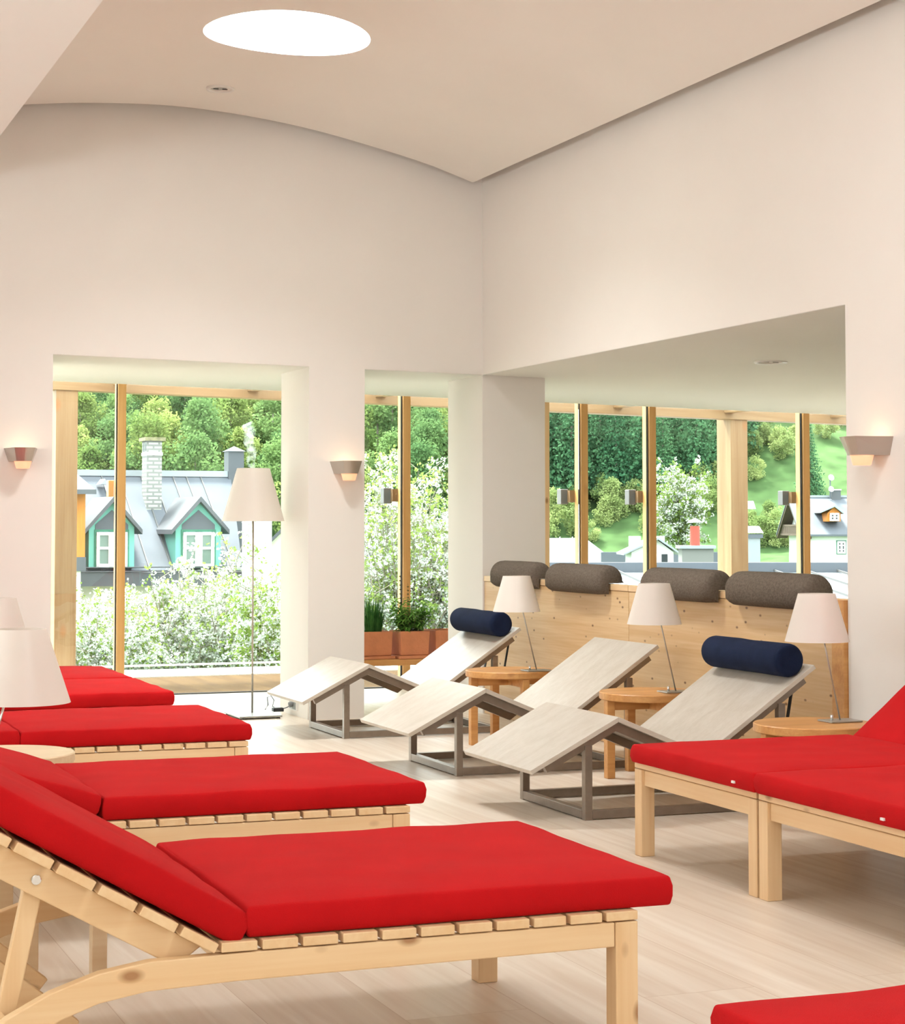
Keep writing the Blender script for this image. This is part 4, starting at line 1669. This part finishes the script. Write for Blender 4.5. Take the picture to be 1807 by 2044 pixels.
for cx_ in (222, 394.5):
    dc = HX(cx_, 0)

    def hz(y):
        return HZ(y, cx_, 0)
    bw = HX(cx_ + 45, 0) - dc
    zb_ = hz(1133)
    dm = MB()
    dm.prism([(dc - bw, zb_), (dc + bw, zb_), (dc + bw, hz(1056) + 0.12), (dc, hz(1000) + 0.02), (dc - bw, hz(1056) + 0.12)], 'Y', -0.12, 2.4)
    dd = dm.build('dormer', M['turq'], hs)
    hap, zt_ = hz(991), hz(1057)
    ow = HX(cx_ + 57, 0) - dc
    mb = MB()
    for sgn in (-1, 1):
        mb.prism([(dc, hap), (dc + sgn * ow, zt_), (dc + sgn * ow, zt_ - 0.13), (dc, hap - 0.15)], 'Y', -0.4, 3.0)
    mb.build('dormer_roof', M['zinc_d'], dd)
    k = 0.72
    MB().prism([(dc - bw * k, hz(1057)), (dc + bw * k, hz(1057)), (dc + bw * k, hz(1047)), (dc, hz(1018)), (dc - bw * k, hz(1047))], 'Y', -0.14, -0.10).build('gable_panel', M['zinc'], dd)
    mb = MB()
    mb.box(dc - bw * 0.76, dc + bw * 0.76, -0.15, -0.1, hz(1060.5), hz(1057))
    mb.box(dc - bw * 0.76, dc - bw * 0.70, -0.15, -0.1, zb_, hz(1060))
    mb.box(dc + bw * 0.70, dc + bw * 0.76, -0.15, -0.1, zb_, hz(1060))
    mb.build('window_surround', M['turq_d'], dd)
    wn_ = MB()
    z0_, z1_ = hz(1131), hz(1062)
    ww = bw * 0.68
    fr = 0.085
    zm = z0_ + (z1_ - z0_) * 0.54
    for (xa, xb, za, zb2) in ((-ww, ww, z0_, z0_ + fr), (-ww, ww, z1_ - fr, z1_), (-ww, -ww + fr, z0_, z1_), (ww - fr, ww, z0_, z1_), (-0.10, 0.10, z0_, z1_), (-ww, ww, zm - 0.035, zm + 0.035)):
        wn_.box(dc + xa, dc + xb, -0.2, -0.125, za, zb2)
    wn_.build('window_frame', M['winwhite'], dd)
    MB().box(dc - ww + 0.02, dc + ww - 0.02, -0.15, -0.125, z0_ + 0.02, z1_ - 0.02).build('window_pane', M['pane'], dd)
# brick chimney
cd = 2.2
cho = MB().box(HX(293, cd), HX(323, cd), cd, cd + 0.62, ze, HZ(880, 308, cd)).build('brick_chimney', M['brickw'], hs)
MB().box(HX(292, cd), HX(324, cd), cd - 0.04, cd + 0.66, HZ(909, 308, cd), HZ(903, 308, cd)).build('chimney_band', M['whiter'], cho)
MB().box(HX(288, cd), HX(329, cd), cd - 0.1, cd + 0.72, HZ(880, 308, cd), HZ(873, 308, cd)).build('chimney_slab', M['moss'], cho)
mb = MB()
for k in range(3):
    yy = cd + 0.10 + k * 0.16
    mb.box(HX(293, cd) - 0.01, HX(293, cd) + 0.02, yy, yy + 0.08, HZ(901, 308, cd), HZ(884, 308, cd))
mb.build('flue_slots', M['pane_d'], cho)
md_ = RD - 0.2
mc = MB().box(HX(456, md_), HX(487, md_), md_, md_ + 0.5, ze, HZ(900, 470, md_)).build('metal_chimney', M['zinc_d'], hs)
mb = MB()
c0, c1 = HX(453, md_), HX(490, md_)
zz_ = HZ(901, 470, md_)
b = [mb.bm.verts.new(p) for p in ((c0, md_ - .06, zz_), (c1, md_ - .06, zz_), (c1, md_ + .56, zz_), (c0, md_ + .56, zz_))]
ap = mb.bm.verts.new(((c0 + c1) / 2, md_ + 0.25, HZ(890, 470, md_)))
mb.bm.faces.new(b[::-1])
for i in range(4):
    mb.bm.faces.new([b[i], b[(i + 1) % 4], ap])
mb.build('chimney_cap', M['zinc'], mc)
vd = 2.6
MB().prism([(HX(199, vd), HZ(967, 206, vd)), (HX(214, vd), HZ(967, 206, vd)), (HX(207, vd), HZ(956, 206, vd))], 'Y', vd - 0.2, vd + 0.5).build('roof_vent', M['zinc_l'], hs)

# thin smoke above the metal chimney
sm = bpy.data.materials.new('smoke')
sm.use_nodes = True
sn, sl_ = sm.node_tree.nodes, sm.node_tree.links
sn.clear()
so = sn.new('ShaderNodeOutputMaterial')
sv = sn.new('ShaderNodeVolumePrincipled')
stc = sn.new('ShaderNodeTexCoord')
sno = sn.new('ShaderNodeTexNoise')
sno.inputs['Scale'].default_value = 5.0
sno.inputs['Detail'].default_value = 4
sl_.new(stc.outputs['Object'], sno.inputs['Vector'])
smr = sn.new('ShaderNodeMapRange')
smr.inputs['From Min'].default_value = 0.42
smr.inputs['From Max'].default_value = 0.75
smr.inputs['To Min'].default_value = 0.0
smr.inputs['To Max'].default_value = 1.7
sl_.new(sno.outputs['Fac'], smr.inputs['Value'])
sl_.new(smr.outputs[0], sv.inputs['Density'])
sv.inputs['Color'].default_value = (0.95, 0.97, 0.98, 1)
sl_.new(sv.outputs[0], so.inputs['Volume'])
Dsm = 63.0
mb = MB()
mb.tube([(0, 0, 0), (-0.03, 0, 0.3), (0.02, 0, 0.6), (-0.10, 0, 0.95), (-0.06, 0, 1.3), (-0.16, 0, 1.55)], 0.13, 12, 0.22)
o = mb.build('chimney_smoke', sm, smooth=True, loc=V(lat(502, Dsm), Dsm, hgt(940, Dsm)))
tag(o, 'thin white smoke rising above the floor lamp shade before the wood', 'smoke', kind='stuff')

# white tower-like gable wall right of it and the little house beyond
Dw = 54.0
o = MB().box(lat(484, Dw), lat(524, Dw), -0.02, 3, 0, hgt(985, Dw) + 4).build('white_chimney_wall', M['whiter'])
o.location = AX_F * Dw + Vector((0, 0, -4))
o.rotation_euler = (0, 0, VROT)
tag(o, 'tall bare white wall behind the floor lamp pole, right of the dormer house', 'wall')
Ds_ = 70.0
t = vthing('small_house', 'small cream gabled house with dark roof at the pillar edge', 'house', lat(575, Ds_), Ds_, -4.0)
w_ = 0.75
ap_, ev_ = hgt(1035, Ds_) + 4, hgt(1080, Ds_) + 4
MB().prism([(-0.58, 0), (0.9, 0), (0.9, ev_), (0.15, ap_ - 0.12), (-0.58, ev_)], 'Y', 0, 3).build('wall', M['cream'], t)
mb = MB()
mb.prism([(0.15, ap_), (-0.78, ev_ - 0.1), (-0.78, ev_ - 0.24), (0.15, ap_ - 0.14)], 'Y', -0.3, 3.3)
mb.prism([(0.15, ap_), (1.1, ev_ - 0.1), (1.1, ev_ - 0.24), (0.15, ap_ - 0.14)], 'Y', -0.3, 3.3)
mb.build('roof', M['zinc_d'], t)
# orange boarded house at the left
Do = 50.0
t = vthing('timber_house', 'orange boarded house with grey roof behind the thick left post', 'house', lat(120, Do), Do, -4.0, rz=0.30)
kk_ = (171 - CX) / F_PX
x1_ = (kk_ * Do - lat(120, Do)) / (math.cos(0.30) - kk_ * math.sin(0.30))
MB().box(-3.0, x1_, 0, 5, hgt(1112, Do) + 4, hgt(985, Do) + 4).build('boarded_wall', M['orange'], t)
MB().box(-3.0, x1_ + 0.02, -0.05, 5, hgt(1140, Do) + 4, hgt(1112, Do) + 4).build('sill_band', M['zinc_d'], t)
MB().box(-3.0, x1_ - 0.1, 0.05, 5, 0, hgt(1140, Do) + 4).build('lower_wall', M['cream'], t)
mb = MB()
zr0, zr1 = hgt(979, Do) + 4, hgt(925, Do) + 4
v = [mb.bm.verts.new(p) for p in ((-3.2, -0.5, zr0), (lat(187, Do) - lat(120, Do), -0.5, zr0), (lat(155, Do) - lat(120, Do), 2.4, zr1), (-3.2, 2.4, zr1), (-3.2, 5.4, zr0), (lat(187, Do) - lat(120, Do), 5.4, zr0))]
mb.bm.faces.new([v[0], v[1], v[2], v[3]])
mb.bm.faces.new([v[3], v[2], v[5], v[4]])
mb.bm.faces.new([v[1], v[5], v[2]])
mb.bm.faces.new([v[0], v[3], v[4]])
mb.bm.faces.new([v[0], v[4], v[5], v[1]])
mb.build('roof', M['zinc'], t)
MB().box(-3.2, lat(187, Do) - lat(120, Do), -0.54, -0.46, zr0 - 0.10, zr0 + 0.02).build('gutter', M['zinc_d'], t)

# slate roofs behind the narrow opening
Dn = 48.0
t = vthing('slate_house', 'grey slate roofed house glimpsed through the blossom of the narrow opening', 'house', lat(812, Dn), Dn, -4.0)
xw0, xw1 = lat(700, Dn) - lat(812, Dn), lat(930, Dn) - lat(812, Dn)
MB().box(xw0, xw1, 0.2, 4, 0, hgt(1200, Dn) + 4).build('wall', M['cream'], t)
mb = MB()
za_, zb3 = hgt(1195, Dn) + 4, hgt(1045, Dn + 3) + 4
v = [mb.bm.verts.new(p) for p in ((xw0 - .2, -0.1, za_), (xw1 + .2, -0.1, za_), (xw1 + .2, 3, zb3), (xw0 - .2, 3, zb3), (xw0 - .2, 6.1, za_), (xw1 + .2, 6.1, za_))]
mb.bm.faces.new([v[0], v[1], v[2], v[3]])
mb.bm.faces.new([v[3], v[2], v[5], v[4]])
mb.bm.faces.new([v[1], v[5], v[2]])
mb.bm.faces.new([v[0], v[3], v[4]])
mb.bm.faces.new([v[0], v[4], v[5], v[1]])
mb.build('roof', M['slate'], t)

# ---- roofs and chimneys seen over the pine panel
Dg = 60.0
t = vthing('tin_roofed_house', 'house with pale ribbed tin roof right of the corner pillar', 'house', lat(1130, Dg), Dg, -4.0)
o0 = lat(1130, Dg)
MB().box(lat(1040, Dg) - o0, lat(1195, Dg) - o0, 0.2, 4.8, 0, hgt(1125, Dg) + 4).build('wall', M['cream'], t)
mb = MB()
ya, yb = hgt(1128, Dg) + 4, hgt(1074, Dg + 2.5) + 4
v = [mb.bm.verts.new(p) for p in ((lat(1020, Dg) - o0, -0.1, ya), (lat(1238, Dg) - o0, -0.1, ya), (lat(1168, Dg + 2.5) - o0, 2.5, yb), (lat(1020, Dg) - o0, 2.5, yb), (lat(1020, Dg) - o0, 5.1, ya), (lat(1238, Dg) - o0, 5.1, ya))]
mb.bm.faces.new([v[0], v[1], v[2], v[3]])
mb.bm.faces.new([v[3], v[2], v[5], v[4]])
mb.bm.faces.new([v[1], v[5], v[2]])
mb.bm.faces.new([v[0], v[3], v[4]])
mb.bm.faces.new([v[0], v[4], v[5], v[1]])
mb.build('roof', M['zinc_l'], t)
mb = MB()
for k in range(5):
    x = lat(1056 + 26 * k, Dg) - o0
    mb.bar((x, -0.09, ya + 0.02), (min(x + 0.30, lat(1166, Dg + 2.5) - o0), 2.5, yb + 0.02), 0.035, 0.05)
mb.build('roof_ribs', M['seam'], t)

Df = 27.0
t = vthing('sheet_metal_roof', 'low grey sheet metal roof running just beyond the terrace, with raised seams', 'roof', lat(1400, Df), Df, -1.5)
o0 = lat(1400, Df)
mb = MB()
zz0, zz1 = hgt(1265, Df - 5) + 1.5, hgt(1140, Df + 1.5) + 1.5
xL, xR = lat(1050, Df) - o0, lat(1800, Df) - o0
v = [mb.bm.verts.new(p) for p in ((xL, -5, zz0), (xR, -5, zz0), (xR, 1.5, zz1), (xL, 1.5, zz1), (xL, 1.5, -2), (xR, 1.5, -2), (xL, -5, -2), (xR, -5, -2))]
mb.bm.faces.new([v[0], v[1], v[2], v[3]])
mb.bm.faces.new([v[3], v[2], v[5], v[4]])
mb.bm.faces.new([v[6], v[7], v[1], v[0]])
mb.bm.faces.new([v[0], v[3], v[4], v[6]])
mb.bm.faces.new([v[1], v[7], v[5], v[2]])
mb.build('roof_sheet', M['zinc_l'], t)
MB().box(xL, xR, 1.35, 1.6, zz1 - 0.02, zz1 + 0.13).build('upstand', M['zinc'], t)
mb = MB()
for k in range(12):
    x = xL + 0.1 + k * 0.46
    mb.bar((x + 0.9, -5, zz0 + 0.015), (x - 0.1, 1.35, zz1 + 0.015), 0.018, 0.03)
mb.build('roof_seams', M['seam'], t)
# white chimney house
Dk = 33.0
t = vthing('chimney_head', 'white walled chimney head with small gable roof and dark hatch', 'chimney', lat(1300, Dk), Dk, -1.0)
o0 = lat(1300, Dk)
x0_, x1_ = lat(1260, Dk) - o0, lat(1344, Dk) - o0
ev = hgt(1102, Dk) + 1
rg = hgt(1072, Dk) + 1
xm = lat(1312, Dk) - o0
MB().prism([(x0_, 0), (x1_, 0), (x1_, ev), (xm, rg - 0.05), (x0_, ev)], 'Y', 0, 1.1).build('wall', M['whiter'], t)
mb = MB()
xe0, xe1 = lat(1243, Dk) - o0, lat(1358, Dk) - o0
mb.prism([(xm, rg), (xe0, ev - 0.02), (xe0, ev - 0.05), (xm, rg - 0.04)], 'Y', -0.15, 1.25)
mb.prism([(xm, rg), (xe1, ev - 0.02), (xe1, ev - 0.05), (xm, rg - 0.04)], 'Y', -0.15, 1.25)
mb.build('roof', M['zinc_l'], t)
MB().box(lat(1320, Dk) - o0, lat(1332, Dk) - o0, -0.01, 0.05, hgt(1127, Dk) + 1, hgt(1106, Dk) + 1).build('hatch', M['pane_d'], t)
mb = MB()
mb.box(lat(1268, Dk) - o0, lat(1288, Dk) - o0, 0.8, 1.2, ev, hgt(1071, Dk) + 1)
mb.build('vent_cap', M['whiter'], t)
mb = MB()
mb.box(lat(1318, Dk) - o0, lat(1337, Dk) - o0, 0.8, 1.2, ev, hgt(1071, Dk) + 1)
mb.build('vent_cap', M['whiter'], t)
# brick chimney with red pipe
Dk = 31.0
t = vthing('brick_chimney', 'whitewashed brick chimney with a red pipe under a metal hood', 'chimney', lat(1391, Dk), Dk, -1.0)
o0 = lat(1391, Dk)
MB().box(lat(1361, Dk) - o0, lat(1424, Dk) - o0, 0, 0.5, 0, hgt(1094, Dk) + 1).build('brick_shaft', M['brickn'], t)
MB().box(lat(1356, Dk) - o0, lat(1428, Dk) - o0, -0.05, 0.55, hgt(1095, Dk) + 1, hgt(1089, Dk) + 1).build('cover_slab', M['zinc_l'], t)
mb = MB()
rp_ = (lat(1400, Dk) - lat(1380, Dk)) / 2
mb.lathe([(rp_, hgt(1092, Dk) + 1), (rp_ * 0.95, hgt(1050, Dk) + 1)], lat(1390, Dk) - o0, 0.2, 20)
pp = mb.build('clay_pipe', M['redpipe'], t, smooth=False)
mb = MB()
mb.lathe([(rp_ * 1.6, hgt(1043, Dk) + 1), (rp_ * 0.9, hgt(1038, Dk) + 1), (0.01, hgt(1034.5, Dk) + 1)], lat(1390, Dk) - o0, 0.2, 20)
hd = mb.build('metal_hood', M['zinc_l'], t)
mb = MB()
for s_ in (-0.7, 0.7):
    mb.tube([(lat(1390, Dk) - o0 + rp_ * s_, 0.2, hgt(1052, Dk) + 1), (lat(1390, Dk) - o0 + rp_ * s_, 0.2, hgt(1041, Dk) + 1)], 0.006, 6)
mb.build('hood_strut', M['seam'], t)
# two white caps right of the thick post
Dk = 34.0
t = vthing('white_chimney', 'white chimney with flared metal cap right of the thick outdoor post', 'chimney', lat(1500, Dk), Dk, -1.0)
o0 = lat(1500, Dk)
MB().box(lat(1470, Dk) - o0, lat(1517, Dk) - o0, 0, 0.5, 0, hgt(1072, Dk) + 1).build('shaft', M['zinc_l'], t)
MB().box(lat(1465, Dk) - o0, lat(1522, Dk) - o0, -0.04, 0.54, hgt(1074, Dk) + 1, hgt(1066, Dk) + 1).build('collar', M['zinc'], t)
MB().prism([(lat(1462, Dk) - o0, hgt(1064, Dk) + 1), (lat(1523, Dk) - o0, hgt(1064, Dk) + 1), (lat(1514, Dk) - o0, hgt(1050, Dk) + 1), (lat(1470, Dk) - o0, hgt(1050, Dk) + 1)], 'Y', -0.06, 0.56).build('cap', M['whiter'], t)
t = vthing('white_vent_hood', 'small white vent hood above the white chimney, right of the thick post', 'vent', lat(1492, 40), 40.0, hgt(1100, 40))
o0, oz_ = lat(1492, 40), hgt(1100, 40)
MB().prism([(lat(1470, 40) - o0, hgt(1016, 40) - oz_), (lat(1509, 40) - o0, hgt(1016, 40) - oz_), (lat(1504, 40) - o0, hgt(1000, 40) - oz_), (lat(1474, 40) - o0, hgt(1000, 40) - oz_)], 'Y', 0, 0.5).build('hood', M['whiter'], t)
MB().tube([(0, 0.25, 0), (0, 0.25, hgt(1016, 40) - oz_)], 0.03, 8).build('stand', M['zinc'], t)
# grey low roof strip between them
Dk = 58.0
o = MB().box(lat(1200, Dk), lat(1440, Dk), 0, 0.3, -3.0, hgt(1102, Dk)).build('grey_roof_edge', M['zinc'])
o.location = AX_F * Dk
o.rotation_euler = (0, 0, VROT)
tag(o, 'distant grey roof edge between the chimney heads', 'roof')

# ---- white chalet
Dh = 100.0
sc_ = Dh / F_PX
o0 = lat(1640, Dh)
t = vthing('chalet', 'white alpine chalet with grey roof, gable balcony and small dormer', 'house', o0, Dh, -3.0)
xg, xe = lat(1617, Dh) - o0, lat(1790, Dh) - o0
ev = hgt(1056, Dh) + 3
rg = hgt(990, Dh) + 3
dep = 6.2
mb = MB()
mb.prism([(0, 0), (dep, 0), (dep, ev), (dep / 2, rg - 0.2), (0, ev)], 'X', xg, xe)
mb.build('wall', M['whiter'], t)
xo = xg - 0.62
mb = MB()
sl = (rg - ev) / (dep / 2)
for sg in (0, 1):
    y0_, y1_ = (-0.5, dep / 2) if sg == 0 else (dep + 0.5, dep / 2)
    z0_ = ev - 0.5 * sl
    mb.prism([(y0_, z0_), (y1_, rg), (y1_, rg - 0.10), (y0_, z0_ - 0.10)], 'X', xo, xe)
mb.build('roof', M['zinc'], t)
mb = MB()
for sg in (0, 1):
    y0_, y1_ = (-0.42, dep / 2) if sg == 0 else (dep + 0.42, dep / 2)
    z0_ = ev - 0.42 * sl
    mb.prism([(y0_, z0_ - 0.11), (y1_, rg - 0.11), (y1_, rg - 0.28), (y0_, z0_ - 0.28)], 'X', xo + 0.03, xg - 0.01)
mb.build('gable_overhang', M['brown'], t)
MB().box(xo, xe, dep / 2 - 0.1, dep / 2 + 0.1, rg - 0.03, rg + 0.08).build('ridge_cap', M['zinc_l'], t)
b_ = MB()
zb0, zb1 = hgt(1069, Dh + 3) + 3, hgt(1047, Dh + 3) + 3
b_.box(xg - 0.5, xg - 0.01, 0.3, dep - 0.1, zb0, zb0 + 0.1)
b_.box(xg - 0.5, xg - 0.44, 0.3, dep - 0.1, zb1 - 0.1, zb1)
for k in range(20):
    yy = 0.3 + k * 0.29
    b_.box(xg - 0.49, xg - 0.45, yy, yy + 0.2, zb0 + 0.1, zb1 - 0.1)
b_.build('balcony', M['brown'], t)


def far_window(x0, x1, y0, y1, yoff, cols, rows_, parent, name='window'):
    fr_ = MB()
    a0, a1 = lat(x0, Dh) - o0, lat(x1, Dh) - o0
    z0_, z1_ = hgt(y1, Dh) + 3, hgt(y0, Dh) + 3
    f_ = 0.09
    fr_.box(a0, a0 + f_, yoff - 0.06, yoff + 0.02, z0_, z1_)
    fr_.box(a1 - f_, a1, yoff - 0.06, yoff + 0.02, z0_, z1_)
    fr_.box(a0, a1, yoff - 0.06, yoff + 0.02, z0_, z0_ + f_)
    fr_.box(a0, a1, yoff - 0.06, yoff + 0.02, z1_ - f_, z1_)
    for k in range(1, cols):
        xx = a0 + (a1 - a0) * k / cols
        fr_.box(xx - 0.05, xx + 0.05, yoff - 0.06, yoff + 0.02, z0_, z1_)
    for k in range(1, rows_):
        zz = z0_ + (z1_ - z0_) * k / rows_
        fr_.box(a0, a1, yoff - 0.06, yoff + 0.02, zz - 0.025, zz + 0.025)
    w = fr_.build(name, M['winwhite'], parent)
    MB().box(a0 + 0.02, a1 - 0.02, yoff - 0.02, yoff, z0_ + 0.02, z1_ - 0.02).build('pane', M['pane_d'], w)
    return w


far_window(1670, 1687, 1080, 1105, -0.02, 2, 3, t)
sr = MB()
sr.box(lat(1668.5, Dh) - o0, lat(1688.5, Dh) - o0, -0.03, 0.01, hgt(1106.5, Dh) + 3, hgt(1078.5, Dh) + 3)
sr.build('window_surround', M['turq_d'], t)
dmr = MB()
dmr.prism([(lat(1648, Dh) - o0, hgt(1041, Dh) + 3), (lat(1677, Dh) - o0, hgt(1041, Dh) + 3), (lat(1677, Dh) - o0, hgt(1024, Dh) + 3), (lat(1664, Dh) - o0, hgt(1012, Dh) + 3), (lat(1651, Dh) - o0, hgt(1024, Dh) + 3)], 'Y', -0.1, 2.5)
dr = dmr.build('dormer', M['orange'], t)
mb = MB()
mb.prism([(lat(1664, Dh) - o0, hgt(1009, Dh) + 3), (lat(1682, Dh) - o0, hgt(1023, Dh) + 3), (lat(1682, Dh) - o0, hgt(1026, Dh) + 3), (lat(1664, Dh) - o0, hgt(1012, Dh) + 3)], 'Y', -0.3, 2.5)
mb.prism([(lat(1664, Dh) - o0, hgt(1009, Dh) + 3), (lat(1636, Dh) - o0, hgt(1021, Dh) + 3), (lat(1636, Dh) - o0, hgt(1024, Dh) + 3), (lat(1664, Dh) - o0, hgt(1012, Dh) + 3)], 'Y', -0.3, 2.5)
mb.build('dormer_roof', M['zinc_l'], dr)
far_window(1655, 1674, 1024, 1040, -0.14, 2, 2, dr, 'dormer_window')
Dk = Dh + 3
mb = MB()
mb.box(lat(1659, Dk) - o0, lat(1677, Dk) - o0, 2.8, 3.4, rg - 0.8, hgt(979, Dk) + 3)
cc = mb.build('chimney', M['zinc_d'], t)
MB().box(lat(1658, Dk) - o0, lat(1678, Dk) - o0, 2.75, 3.45, hgt(979, Dk) + 3, hgt(977, Dk) + 3).build('chimney_rim', M['winwhite'], cc)
for (yy, rr) in ((955, 6.5), (978, 6)):
    mb = MB()
    r_ = rr * sc_
    mb.lathe([(0.01, 0.0), (r_ * 0.6, 0.05), (r_, 0.14)], 0, 0, 20, True, False)
    R_ = Matrix.Translation((lat(1655, Dk) - o0, 2.7, hgt(yy, Dk) + 3)) @ Matrix.Rotation(1.25, 4, 'X') @ Matrix.Rotation(0.3, 4, 'Y')
    for v in mb.bm.verts:
        v.co = R_ @ v.co
    mb.build('satellite_dish', M['winwhite'], t)
MB().tube([(lat(1656, Dk) - o0, 2.8, rg - 0.1), (lat(1656, Dk) - o0, 2.8, hgt(950, Dk) + 3)], 0.04, 6).build('dish_mast', M['zinc'], t)
